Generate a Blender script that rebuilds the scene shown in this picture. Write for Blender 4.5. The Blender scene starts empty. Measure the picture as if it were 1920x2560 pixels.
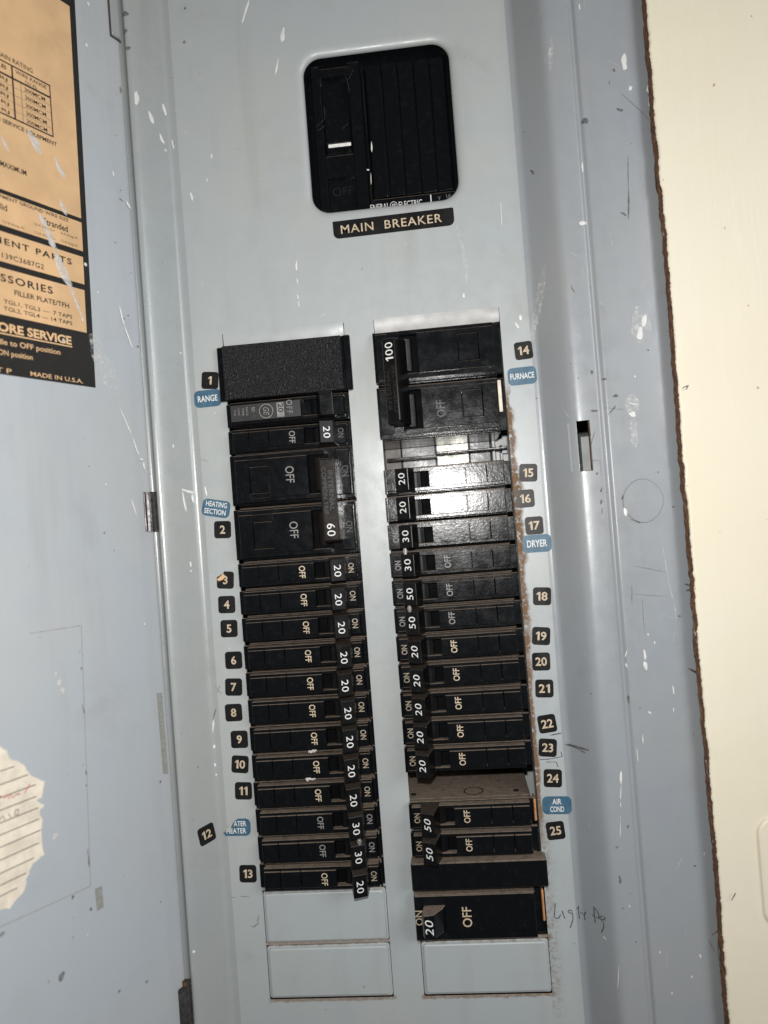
import bpy, bmesh, math, random
from mathutils import Matrix, Vector, noise as mnoise
random.seed(7)
S = 0.001                       # everything below is written in millimetres
scene = bpy.context.scene
COL = scene.collection
R = math.radians

# ------------------------------------------------------------------ camera
cam_d = bpy.data.cameras.new('camera'); cam = bpy.data.objects.new('camera', cam_d); COL.objects.link(cam)
cam_d.sensor_fit = 'HORIZONTAL'; cam_d.sensor_width = 36.0; cam_d.lens = 36.02
cam_d.clip_start = 0.01; cam_d.clip_end = 20
CR = ((0.9934174, 0.08632669, -0.07529654), (-0.07646714, 0.01032982, -0.99701859), (-0.08529151, 0.99621333, 0.01686298))
m = Matrix.Identity(4)
for i in range(3):
    m[i][0] = CR[0][i]; m[i][1] = -CR[1][i]; m[i][2] = -CR[2][i]
CAM = Vector((35.485, -353.41, -89.24)) * S
m.translation = CAM
cam.matrix_world = m
cam_d.dof.use_dof = True; cam_d.dof.focus_distance = 0.352; cam_d.dof.aperture_fstop = 8.5
scene.camera = cam

# ------------------------------------------------------------------ light: phone flash beside the lens + soft fill lamp added at right front to brighten the door
w = bpy.data.worlds.new('World'); scene.world = w; w.use_nodes = True
w.node_tree.nodes['Background'].inputs[0].default_value = (0.96, 0.98, 1.0, 1)
w.node_tree.nodes['Background'].inputs[1].default_value = 0.065
def lamp(name, loc, target, size, watts, col):
    d = bpy.data.lights.new(name, 'AREA'); d.shape = 'DISK'; d.size = size; d.energy = watts; d.color = col
    o = bpy.data.objects.new(name, d); COL.objects.link(o); o.location = loc
    o.rotation_euler = (Vector(target) - Vector(loc)).to_track_quat('-Z', 'Y').to_euler(); return o
lamp('flash_lamp', (0.0340, -0.352, -0.063), (0.000, 0, -0.070), 0.007, 1.18, (1.0, 0.985, 0.96))
lamp('fill_lamp', (0.70, -0.70, 0.15), (-0.05, 0, -0.12), 0.5, 3.9, (0.97, 0.98, 1.0))
scene.view_settings.view_transform = 'Standard'; scene.view_settings.look = 'None'
scene.view_settings.gamma = 1; scene.view_settings.exposure = 0.05

# surface marks: x0, z0, x1, z1, width (mm)
PAINT_DRIPS=[(-40.1,163.3,-44.4,152.1,1.61),(-24.6,147.7,-26.3,140.5,2.42),(-28.3,133.5,-30.5,125.5,0.92),(-89.9,111.8,-88.5,106.2,1.5),(-84.7,117.6,-84,112.2,1.38),(-86.6,102.5,-85.4,98.1,1.38),(-82.3,100.9,-81.6,96.3,1.15),(-85.2,95.8,-84.7,94.6,0.87),(-63.8,92,-63.6,89.9,1.5),(-66.7,80.8,-66.8,79,0.81),(-75.1,75.1,-74.5,70.8,1.38),(-93.5,119.4,-94.1,112.8,1.96),(-27,37.3,-27.1,32.5,1.12),(-27.4,29,-27,26.4,0.62),(-27.6,21.4,-27.5,19.2,0.99),(-27.5,18.2,-27.2,15.3,0.75),(49.3,14.2,49.4,12,1.37),(24.7,40,24.6,38.4,0.43),(-17.9,10.3,-15.3,10.6,0.31),(126.2,107.6,125.6,100.3,3.2),(127.6,93.2,127.4,91.2,2.3),(136.6,113.9,136.6,111.8,1.64),(135.8,93.9,135.9,90,2.13),(135.9,90,135.4,83.4,0.98),(100.9,35.5,104.3,35.1,2.46),(104.6,62.6,104.4,57.9,0.98),(123.6,-12.1,122.7,-17.6,3.4),(126.1,-6.9,124.5,-12.2,2.46),(108.5,131.4,108.4,128.6,0.82),(74.1,1.6,74.1,-0.9,2.13),(71.5,-1.4,73,-4.5,1.15),(69.3,54.3,69,43.2,0.74),(117.3,-49.0,117.2,-50.2,3.6),(110.6,-89.2,110.9,-93.3,1.79),(115.7,-44.6,119.7,-45.6,0.96),(119.4,-32.9,119.5,-33.9,1.1),(114,-151,114,-155.5,1.38),(113.5,-156.1,114.4,-160,1.79),(106.7,-150.7,105.7,-153.9,0.55),(105.8,-156.5,106.1,-158.4,0.96),(118.5,-147.8,118.7,-149.1,0.83),(116,-144.1,116.3,-145.4,0.83),(100,-202.3,99.6,-208.2,1.2),(99.6,-208.2,98.9,-214.5,0.6),(98.8,-215.9,98.6,-217.9,0.6),(98.2,-221.4,97.5,-230.5,0.45),(124.8,-167.3,125,-171.2,0.75),(124.4,-176.7,124.2,-178.8,0.6),(113.4,-177.8,114.8,-178.6,1.05),(110.1,-279.8,110.5,-280.9,0.9),(127,-282,127.2,-283.7,0.9),(122.7,-290.8,122.9,-292.2,0.6),(113.8,-297.5,114,-298.2,0.9),(110.3,-187.1,110.3,-191.3,0.6),(107.4,-193.2,107.5,-198.8,0.6),(132.6,-239.2,132.4,-240.5,0.6),(98.7,-259.6,99.3,-260.8,0.67),(91.5,-296.2,92.8,-285.9,0.37),(87.7,-275.6,88.8,-276.7,0.52),(-87.8,-65.5,-83.5,-67.5,1.6),(-87.5,-66.3,-86.8,-76,0.9),(-84.3,-67.5,-83.9,-72.3,0.8),(-78.3,-64.8,-77.8,-69.4,1.3),(-86.5,-99.4,-86.5,-101.9,0.9),(-86.5,-103.1,-86.6,-104.4,0.5),(-84.8,-0.8,-84.7,-1.6,0.7),(-70.9,-30,-70.8,-31.3,0.5),(-96.5,-87.8,-95.7,-84.3,0.35),(-89.5,-44.5,-89.6,-46.3,0.6),(-82,-174.1,-82.9,-180.1,0.89),(-82.6,-185.8,-82.7,-187.8,1.22),(-72.1,-141.1,-72.1,-141.9,0.67),(-82.6,-186.2,-82.6,-187.6,1.22),(-82.9,-194.3,-82.9,-196.2,1.11),(-82.7,-199.4,-82.7,-200.5,0.89),(-95.4,-275.2,-94.4,-275.5,1.76),(-95.7,-282.3,-95.6,-282.6,0.64),(-41.8,77.6,-41.7,77.3,0.58)]
DIRT_MARKS=[(-71.5,163.3,-71.3,162.3,1.27),(-73.1,147.5,-72.5,146,1.15),(-66.5,131,-66.3,130.4,0.52),(-50.7,92.9,-50.5,92.5,0.52),(-79.4,130.6,-79.2,130.1,0.46),(-96.3,156.4,-95.5,153.9,2.31),(-97,147.7,-95.7,146.4,2.08),(-96.6,139.7,-95.2,138.4,2.6),(120.9,83.7,123.6,82.6,1.64),(106.2,80.9,107.7,78.3,2.46),(123.5,90.1,135.6,77.2,0.33),(124.2,62.6,123.2,47.9,0.41),(123.2,47.9,122.1,35.1,0.74),(119.1,38.2,121.6,36.7,0.98),(121,101.4,121.3,99.8,1.15),(118.9,96.2,118.6,94.6,0.49),(83.3,65.8,84.5,63,0.66),(126,-22,126,-22.8,0.98),(95.4,8.7,96.7,5.4,0.49),(82.1,84.4,82.1,83.7,0.49),(101.3,-29.1,101.3,-30.8,1.79),(95.3,-31.5,95.4,-32.1,0.83),(78.5,-36.9,78.6,-37.3,0.69),(105.3,-33.2,107.3,-33.6,0.83),(125.9,-75.2,126.1,-75.6,0.96),(131.3,-90.5,131.4,-91,1.1),(101.5,-80,101.1,-82.3,0.62),(100.9,-85.2,100.7,-87.5,0.83),(101,-88.8,100.7,-91.7,0.48),(112.6,-94.8,116.6,-96.6,0.69),(110,-84,110,-86.2,0.83),(110.9,-123.1,110.3,-130.8,0.28),(111.7,-114.8,126.2,-118.7,0.21),(111.4,-127,125.3,-129.1,0.21),(115,-129.2,114.7,-144,0.21),(78.5,-92.8,78.7,-92.9,0.48),(100,-73.8,100.1,-74.1,1.24),(110.6,-40.5,110.5,-41.5,1.79),(105.3,-45.8,113.9,-47.3,0.21),(106.8,-48.9,110.2,-45.4,0.69),(130,-137.7,130.1,-138.1,1.1),(99.3,-46.4,102.5,-47,0.96),(100.5,-55.6,98.1,-62.5,0.41),(98.3,-68.1,102,-68.6,0.21),(101.7,-68.7,101.8,-75.2,0.21),(132,-160.4,138.1,-164.9,0.75),(79,-194.1,88,-194.6,1.2),(80.5,-193.8,86.7,-196.2,0.75),(105.7,-170.3,105.7,-173.8,1.05),(90.5,-168.9,90.6,-169.4,0.6),(110.1,-175.8,110.3,-176.1,0.6),(127.8,-244.5,128.1,-244.8,1.05),(101.4,-225.4,101,-227.1,0.9),(95.9,-247.1,96,-250.6,1.2),(95.6,-234.6,95.9,-235.3,1.2),(96.2,-260.9,96.4,-261.3,0.9),(76.2,-283,76.2,-283.4,0.67),(100.6,-275.1,100.7,-275.9,0.6),(135.7,-275.3,135.1,-282.9,0.6),(132.8,-274.8,136.5,-273,0.67),(134.8,-282.4,135.7,-291.7,0.37),(131.5,-276.3,133.4,-281.6,0.3),(131.8,-188.7,132.5,-188.9,0.6),(99.8,-254.6,99.9,-255,0.67),(-79.4,-51.8,-76.1,-53.2,0.25),(-118.7,-91.5,-118.3,-91.7,0.6),(-80.5,-169.1,-82.5,-174.3,0.55),(-80.3,-158.4,-77.4,-162.5,0.28),(-79.7,-162.1,-78,-158.5,0.28),(-80.4,-257.5,-77.5,-257.3,0.33),(-75.7,-256.9,-71.1,-257.4,0.28),(-67.3,-266,-68.1,-268.6,0.48),(-68.1,-268.6,-67.5,-269.4,0.4),(-67.5,-269.4,-69.7,-271.3,0.56),(-69.7,-271.3,-71.4,-270.9,0.4),(-76,-305.9,-75.9,-306.1,0.36),(78.3,-36.8,78.6,-37.2,0.5)]
DOOR_DRIPS=[(52.8,79.2,47.6,70.9,3.45),(41,72.5,36.6,64.9,2.7),(17.9,150.5,17.4,148.7,1.35),(20.6,130.6,20,129.1,1.5),(10.5,77.9,10.1,75.4,0.9),(65.2,72.2,61.7,66.3,1.2),(39.9,55.1,37,49.2,1.95),(50.1,46,47.3,41.3,2.25),(47.3,41.3,44.1,33.7,3.3),(44.2,31.7,37.5,19,3.75),(37.5,19,32.2,6.5,0.9),(33,7.3,31.6,6.4,2.1),(12.1,16.7,10.1,8.3,1.05),(10.1,8.3,6.2,-1.5,0.9),(42.9,-3.2,42.2,-5,1.5),(29.2,31.6,28.8,30,1.35),(23.9,20.2,23.3,19.8,1.05),(4,66.6,1.5,63.6,1.2),(6.6,-51.4,4.4,-51.8,0.98),(4.4,-52.6,4.1,-56,1.12),(12.9,-69.7,10.7,-76.7,0.84),(15.7,-29.6,10.3,-40.7,0.63),(9.8,-42.1,6.8,-50.2,0.7),(26.5,-62.8,25.9,-63.3,0.98),(56.9,-137,56.3,-138,1.74),(55.9,-140.6,54.9,-141.9,2.73),(55,-143.6,53.4,-145.6,2.73),(62.5,-197.7,61.3,-199.6,2.73),(10.4,-124.5,10.4,-125.5,0.99),(50.5,-241.5,50.4,-242.3,1.24)]
DOOR_MARKS=[(2.6,119.8,2.6,116.6,1.05),(7,95.5,6.9,95.2,0.6),(6.9,70.5,6.6,70.1,0.9),(8,66.3,5.7,65.7,0.75),(4.2,33.7,4.1,33.2,0.67),(10.5,11.8,9.9,11,1.2),(8,13.4,7,13.1,0.75),(3.1,0.6,2.6,-0.6,1.35),(12.4,45.3,11.5,44.8,0.6),(24.6,-91.3,24.2,-91.5,0.7),(64,-250.3,62.6,-252.2,3.23),(23.1,-274.6,22.9,-276,0.99),(37.6,-270.9,37.2,-271.6,1.24),(56.5,-224,55.6,-224.9,1.49),(8,-195,7.5,-196,1.12),(45.7,-152,45.1,-156,0.62),(47.4,-175.7,47.3,-176.2,0.75),(46.4,-178.3,45.9,-180.1,0.75),(46.6,-184,46.3,-184.8,0.75),(47.8,-209.1,47.7,-216.4,0.62),(45,-137.1,44.9,-138.3,0.75),(45.2,-130.3,45,-131,0.5),(86.1,-223.5,85.4,-224.5,1.74),(48.6,-232.2,47.8,-233.4,1.24)]
SCRAWL= [[(69.1, -264.9), (68.7, -268.1), (68.1, -271.0), (69.5, -271.7), (70.4, -271.4), (71.1, -270.0)], [(71.9, -268.3), (72.4, -270.4), (72.9, -271.8)], [(76.5, -268.6), (75.4, -268.2), (74.5, -268.6), (74.8, -269.4), (76.4, -269.5), (76.5, -271.7), (75.9, -273.8), (74.9, -276.1)], [(78.5, -267.9), (79.4, -266.4), (79.2, -269.1), (79.3, -272.2)], [(79.9, -269.3), (81.4, -269.9), (82.1, -268.3), (81.3, -270.5), (81.6, -272.3)], [(85.2, -264.2), (85.2, -267.5), (85.3, -271.5)], [(85.2, -264.3), (86.4, -265.7), (86.8, -267.1), (86.6, -268.6), (85.2, -268.7), (84.3, -268.2)], [(86.6, -268.5), (88.0, -266.8), (89.0, -267.0), (88.8, -268.1), (87.0, -268.4), (88.4, -269.5), (88.3, -271.4), (87.3, -274.4)]]
# ------------------------------------------------------------------ materials
class NT:
    def __init__(s, name):
        s.m = bpy.data.materials.new(name); s.m.use_nodes = True; s.t = s.m.node_tree
        s.b = s.t.nodes['Principled BSDF']
    def n(s, typ, **kw):
        x = s.t.nodes.new(typ)
        for k, v in kw.items():
            if k in ('inputs',): continue
            setattr(x, k, v)
        return x
    def l(s, a, b): s.t.links.new(a, b)
    def val(s, x, v):
        if isinstance(v, (int, float)): x.default_value = v
        elif isinstance(v, tuple): x.default_value = v if len(v) == 4 else v + (1,)
        else: s.l(v, x)
    def math(s, op, a, b=0.0, c=None, clamp=False):
        x = s.n('ShaderNodeMath', operation=op, use_clamp=clamp); s.val(x.inputs[0], a); s.val(x.inputs[1], b)
        if c is not None: s.val(x.inputs[2], c)
        return x.outputs[0]
    def ramp(s, v, lo, hi, a=0.0, b=1.0):
        x = s.n('ShaderNodeMapRange'); x.interpolation_type = 'SMOOTHSTEP'
        s.val(x.inputs[0], v); s.val(x.inputs[1], lo); s.val(x.inputs[2], hi); s.val(x.inputs[3], a); s.val(x.inputs[4], b)
        return x.outputs[0]
    def mix(s, f, a, b):
        x = s.n('ShaderNodeMix', data_type='RGBA'); s.val(x.inputs[0], f); s.val(x.inputs[6], a); s.val(x.inputs[7], b)
        return x.outputs[2]
    def pos(s):
        g = s.n('ShaderNodeNewGeometry'); return g
    def noise(s, scale, detail=3, rough=.55, vec=None, sx=None, dist=0.0):
        x = s.n('ShaderNodeTexNoise'); x.inputs['Scale'].default_value = scale; x.inputs['Detail'].default_value = detail
        x.inputs['Roughness'].default_value = rough; x.inputs['Distortion'].default_value = dist
        if vec is None: vec = s.n('ShaderNodeNewGeometry').outputs['Position']
        if sx:
            mp = s.n('ShaderNodeMapping'); mp.inputs['Scale'].default_value = sx; s.l(vec, mp.inputs[0]); vec = mp.outputs[0]
        s.l(vec, x.inputs['Vector']); return x.outputs[0]
    def bump(s, h, strength, dist, prev=None):
        x = s.n('ShaderNodeBump'); x.inputs['Strength'].default_value = strength; x.inputs['Distance'].default_value = dist
        s.l(h, x.inputs['Height'])
        if prev is not None: s.l(prev, x.inputs['Normal'])
        return x.outputs[0]
    def done(s, col=None, rough=None, nrm=None, metal=None, spec=None):
        if col is not None: s.val(s.b.inputs['Base Color'], col)
        if rough is not None: s.val(s.b.inputs['Roughness'], rough)
        if nrm is not None: s.l(nrm, s.b.inputs['Normal'])
        if metal is not None: s.b.inputs['Metallic'].default_value = metal
        if spec is not None: s.b.inputs['Specular IOR Level'].default_value = spec
        return s.m

def simple(name, col, rough=.5, metal=0, noise_amt=.12, scale=400, bump=.0):
    t = NT(name)
    nz = t.noise(scale, 4)
    k = t.ramp(nz, .3, .7, 1 - noise_amt, 1 + noise_amt)
    mul = t.n('ShaderNodeVectorMath', operation='SCALE'); mul.inputs[0].default_value = col; t.l(k, mul.inputs['Scale'])
    r = t.ramp(t.noise(scale * .3, 3), .3, .7, max(.05, rough - .08), rough + .08)
    nr = t.bump(nz, bump, .0004) if bump else None
    return t.done(mul.outputs[0], r, nr, metal)

def grey_paint(name, rust=False, tone=1.0, spec=.68, r0=.31, r1=.45, warm=1.0):
    t = NT(name); P = t.pos().outputs['Position']
    big = t.noise(9, 3, .6, P); mid = t.noise(45, 4, .6, P); fine = t.noise(900, 2, .5, P)
    c = t.mix(t.ramp(big, .38, .62), (.376, .408, .414), (.392, .410, .398))
    c = t.mix(t.ramp(mid, .45, .75, 0, .55), c, (.362, .385, .395))
    # vertical run-down soiling
    drip = t.noise(60, 4, .6, P, sx=(1.0, 1.0, .10))
    c = t.mix(t.ramp(drip, .52, .80, 0, .55), c, (.325, .335, .322))
    sp = t.noise(420, 2, .4, P)
    c = t.mix(t.ramp(sp, .775, .80, 0, .7), c, (.14, .125, .11))
    st = t.noise(22, 5, .7, P, dist=.6)
    c = t.mix(t.ramp(st, .58, .72, 0, .30), c, (.30, .30, .285))
    scr = t.noise(140, 3, .6, P, sx=(6.0, 1.0, .35))
    c = t.mix(t.ramp(scr, .74, .80, 0, .3), c, (.55, .57, .57))
    if tone != 1.0 or warm != 1.0:
        c = t.mix(1.0, c, (tone, tone, tone * warm)); c.node.blend_type = 'MULTIPLY'
    rough = t.ramp(t.noise(130, 5, .65, P), .3, .7, r0, r1)
    if rust:
        sep = t.n('ShaderNodeSeparateXYZ'); t.l(P, sep.inputs[0]); x, z = sep.outputs[0], sep.outputs[2]
        rn = t.noise(420, 6, .75, P); rn2 = t.noise(70, 4, .6, P)
        # flaking rust along the outer edge of the right-hand breaker opening
        zw = t.math('MULTIPLY', t.ramp(z, -.245, -.225), t.ramp(z, -.040, -.022, 1, 0))
        wid = t.math('MULTIPLY', t.math('MULTIPLY_ADD', rn2, .0098, -.0012), t.ramp(z, -.165, -.14, .55, 1))
        d = t.math('SUBTRACT', x, .0648)
        edge = t.math('DIVIDE', d, wid)
        fall = t.math('MULTIPLY', t.ramp(edge, .55, 1.15, 1, 0), t.ramp(d, -.0012, -.0006))
        f = t.math('MULTIPLY', t.math('MULTIPLY', fall, zw), t.math('MULTIPLY', t.ramp(rn, .34, .50), t.ramp(t.noise(38, 3, .6, P), .30, .44, .6, 1)))
        rc = t.mix(rn, (.055, .030, .016), (.24, .13, .058))
        c = t.mix(f, c, rc)
        # grime halo beside it and on the lower part
        zl = t.math('MULTIPLY', t.ramp(z, -.325, -.30), t.ramp(z, -.235, -.215, 1, 0))
        fl = t.math('MULTIPLY', t.math('MULTIPLY', t.ramp(d, .0, .007, 1, 0), t.ramp(d, -.001, 0)), t.math('MULTIPLY', zl, t.ramp(rn, .42, .62, 0, .7)))
        c = t.mix(fl, c, (.17, .13, .09))
        # brown line of dirt below the knock-out plates
        for zz, amt, xa, xb in ((-.2794, .75, -.065, -.007), (-.3052, .85, -.065, -.006), (-.3052, .95, .006, .066), (-.2797, .9, .006, .066), (-.2545, .6, -.065, -.007)):
            dz = t.math('SUBTRACT', zz, z)
            wn = t.math('MULTIPLY_ADD', t.noise(240, 4, .7, P, sx=(1, 1, .3)), .0042, -.0006)
            bx = t.math('MULTIPLY', t.ramp(x, xa - .001, xa + .001), t.ramp(x, xb - .001, xb + .001, 1, 0))
            ff = t.math('MULTIPLY', t.math('MULTIPLY', t.ramp(t.math('DIVIDE', dz, wn), .5, 1.1, 1, 0), t.ramp(dz, -.0012, -.0006)), t.math('MULTIPLY', bx, t.ramp(rn, .3, .6, amt * .45, amt)))
            c = t.mix(ff, c, (.22, .15, .10))
        rough = t.math('ADD', rough, t.math('MULTIPLY', f, .45))
    wav = t.noise(14, 2, .4, P)
    nr = t.bump(wav, .10, .004); nr = t.bump(t.noise(1100, 3, .5, P), .10, .0002, nr)
    return t.done(c, rough, nr, 0, spec)

def black_plastic(name, base=(.0040, .0046, .0056), rough=.18, grain=.10, dust=1.0):
    t = NT(name); g = t.pos(); P = g.outputs['Position']
    nz = t.noise(300, 5, .7, P); mott = t.noise(900, 3, .6, P)
    c = t.mix(t.ramp(nz, .50, .80, 0, .5), base, (.017, .0165, .016))
    # dust settles on faces that look upward
    sep = t.n('ShaderNodeSeparateXYZ'); t.l(g.outputs['True Normal'], sep.inputs[0])
    up = t.ramp(sep.outputs[2], .45, .85)
    du = t.math('MULTIPLY', up, t.ramp(nz, .25, .55, .55 * dust, .97 * dust))
    c = t.mix(du, c, t.mix(mott, (.115, .088, .066), (.29, .23, .18)))
    spk = t.noise(1500, 2, .5, P)
    c = t.mix(t.ramp(spk, .74, .82, 0, .35 * dust), c, (.10, .085, .065))
    r = t.math('ADD', t.ramp(t.noise(160, 5, .7, P), .3, .7, rough - .03, rough + .07), t.math('MULTIPLY', du, .5), clamp=True)
    nr = t.bump(mott, grain, .0003); nr = t.bump(t.noise(60, 2, .5, P), .08, .002, nr)
    return t.done(c, r, nr, 0, .24)

M = {}
M['pan'] = grey_paint('grey enamel with rust', True)
M['paint'] = grey_paint('grey enamel', False, .84, .7, .24, .36, 1.0)  # darkened tone paints in the fold shading of the left frame
M['paint_frame'] = grey_paint('shaded grey frame enamel', False, .75, .7, .28, .40, 1.06)  # tone lowered so the right frame looks less lit by the flash
M['paint_door'] = grey_paint('lightened blue-grey door enamel', False, 1.08, .5, .32, .45, 1.05)  # door's own blue tint; tone raised in place of extra light on it
M['plastic'] = black_plastic('black moulded plastic', grain=.13)
M['plastic_gloss'] = black_plastic('glossy black plastic', rough=.17, grain=.04)
M['handle'] = black_plastic('black handle plastic', (.0035, .0035, .004), .30, .05, .25)
M['handle_brown'] = black_plastic('worn brown-black handle plastic', (.013, .0095, .0078), .24, .08, .5)
M['matte'] = simple('matt slot shade', (.0022, .0022, .0024), .75)  # near-black colour stands in for the shade inside the handle windows
M['matte'].node_tree.nodes['Principled BSDF'].inputs['Specular IOR Level'].default_value = .08
M['grey_label'] = simple('dark grey printed face', (.016, .016, .017), .5)
M['cream'] = None
M['white_ink'] = simple('white ink', (.66, .66, .64), .5, 0, .06)
M['cream_ink'] = simple('cream ink', (.50, .405, .285), .5, 0, .22, 900)
M['grey_ink'] = simple('worn grey ink', (.20, .195, .185), .5, 0, .25, 900)
M['faint_ink'] = simple('faint grey ink', (.045, .045, .047), .5, 0, .3, 900)
M['sticker_black'] = simple('matt black sticker', (.011, .0105, .0105), .34)
M['sticker_black'].node_tree.nodes['Principled BSDF'].inputs['Specular IOR Level'].default_value = .26
M['sticker_blue'] = simple('blue sticker', (.045, .115, .175), .42, 0, .18, 300)
M['label_paper'] = simple('orange buff label', (.65, .42, .225), .45, 0, .09, 60)
M['label_black'] = simple('black label print', (.014, .013, .012), .42)
M['paper'] = simple('yellowed paper', (.72, .65, .53), .8, 0, .12, 160, .3)
M['paper_line'] = simple('violet grey rule', (.085, .06, .075), .8)
M['red_ink'] = simple('red pen', (.55, .10, .10), .7)
M['pencil'] = simple('pencil graphite', (.075, .075, .08), .5, 0, .3, 1500)
M['splat'] = simple('dried white paint', (.66, .655, .63), .38, 0, .06, 300, .15)
M['dirt'] = simple('dark dirt and gap shade', (.055, .045, .04), .7, 0, .3, 900)
M['steel'] = simple('dull dark steel', (.09, .085, .085), .38, 1.0, .35, 500, .3)
M['hinge_dark'] = simple('oiled hinge steel', (.075, .068, .068), .40, .6, .4, 420, .4)
M['rusty'] = simple('rusty steel', (.085, .045, .028), .7, .2, .5, 420, .5)
M['zinc'] = simple('mottled zinc', (.42, .42, .38), .42, .6, .45, 420, .4)
M['pin'] = simple('bright pin', (.62, .61, .58), .3, .8)
M['ink_dim'] = simple('dim cream ink', (.33, .275, .20), .5, 0, .3, 900)
M['copper'] = simple('tarnished copper', (.75, .36, .15), .4, .4, .2, 500)
M['busgrey'] = simple('grey bus support', (.09, .088, .09), .34, 0, .35, 240, .35)
M['busbrown'] = simple('brown bus support', (.12, .10, .085), .4, 0, .35, 240, .3)
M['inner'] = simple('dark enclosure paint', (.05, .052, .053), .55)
M['white_plastic'] = simple('white plastic', (.75, .75, .72), .4)
M['scrape'] = simple('scraped enamel', (.44, .44, .43), .46, 0, .14, 120, .25)

def wall_paint():
    t = NT('cream wall paint'); P = t.pos().outputs['Position']
    v = t.noise(150, 4, .6, P, sx=(1, 1, .10)); b = t.noise(12, 3, .5, P)
    c = t.mix(t.ramp(b, .35, .65), (.745, .68, .525), (.755, .695, .56))
    sp = t.noise(260, 2, .4, P); c = t.mix(t.ramp(sp, .745, .77), c, (.40, .30, .18))
    nr = t.bump(v, .30, .0012); nr = t.bump(t.noise(30, 3, .6, P), .12, .004, nr)
    return t.done(c, t.ramp(v, .3, .7, .42, .55), nr)
M['cream'] = wall_paint()
def board_edge():
    t = NT('raw hardboard edge'); P = t.pos().outputs['Position']
    a = t.noise(420, 6, .75, P); b = t.noise(55, 3, .6, P, sx=(1, 1, .5))
    c = t.mix(t.ramp(a, .3, .7), (.05, .023, .012), (.27, .13, .062))
    c = t.mix(t.ramp(b, .60, .70, 0, .7), c, (.33, .24, .14))
    c = t.mix(t.ramp(t.noise(300, 3, .6, P, sx=(1, 1, .4)), .66, .72), c, (.75, .70, .60))
    return t.done(c, .85, t.bump(a, .9, .0015))
M['board_edge'] = board_edge()
def pebbled():
    t = NT('pebbled black plastic'); P = t.pos().outputs['Position']
    v = t.n('ShaderNodeTexVoronoi'); v.inputs['Scale'].default_value = 1700; t.l(P, v.inputs['Vector'])
    h = t.math('ADD', v.outputs[0], t.math('MULTIPLY', t.noise(700, 3, .6, P), .8))
    return t.done((.006, .0058, .0075), .30, t.bump(h, .6, .0006), None, .24)
M['pebbled'] = pebbled()
def smear():
    t = NT('thin rubbed paint smear'); P = t.pos().outputs['Position']
    t.done((.72, .72, .70), .4)
    tr = t.n('ShaderNodeBsdfTransparent'); mx = t.n('ShaderNodeMixShader')
    f = t.ramp(t.noise(420, 6, .75, P), .40, .72, .05, .75)
    t.l(f, mx.inputs[0]); t.l(tr.outputs[0], mx.inputs[1]); t.l(t.b.outputs[0], mx.inputs[2])
    t.l(mx.outputs[0], t.t.nodes['Material Output'].inputs[0]); return t.m
M['smear'] = smear()
M['streak'] = None
def faint(name, col, k):
    t = NT(name); P = t.pos().outputs['Position']; t.done(col, .6)
    tr = t.n('ShaderNodeBsdfTransparent'); mx = t.n('ShaderNodeMixShader')
    t.l(t.ramp(t.noise(500, 4, .7, P), .3, .7, k * .4, k), mx.inputs[0]); t.l(tr.outputs[0], mx.inputs[1]); t.l(t.b.outputs[0], mx.inputs[2])
    t.l(mx.outputs[0], t.t.nodes['Material Output'].inputs[0]); return t.m
M['streak'] = faint('dried thin white paint', (.72, .71, .68), .8)
M['tape'] = faint('yellowed tape ghost', (.36, .34, .27), .38)
M['dirt_thin'] = faint('thin dirt', (.06, .05, .045), .6)
M['dustfluff'] = simple('grey dust fluff', (.45, .43, .40), .9, 0, .3, 900, .8)

# ------------------------------------------------------------------ object helpers
def link(name, me, parent=None, mat=None, loc=(0, 0, 0), rot=(0, 0, 0), smooth=False):
    o = bpy.data.objects.new(name, me); COL.objects.link(o)
    if mat is not None:
        me.materials.clear(); me.materials.append(M[mat] if isinstance(mat, str) else mat)
    if smooth:
        for p in me.polygons: p.use_smooth = True
    o.location = Vector(loc) * S; o.rotation_euler = rot
    if parent is not None: o.parent = parent
    return o
def empty(name, loc, rot=(0, 0, 0), label=None, cat=None, group=None):
    o = bpy.data.objects.new(name, None); COL.objects.link(o); o.location = Vector(loc) * S; o.rotation_euler = rot
    o.empty_display_size = .01
    return tag(o, label, cat, group)
def tag(o, label=None, cat=None, group=None, kind=None):
    for k, v in (('label', label), ('category', cat), ('group', group), ('kind', kind)):
        if v: o[k] = v
    return o
def mesh(name, V, F):
    me = bpy.data.meshes.new(name); me.from_pydata([Vector(v) * S for v in V], [], F); me.update(); return me
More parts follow.
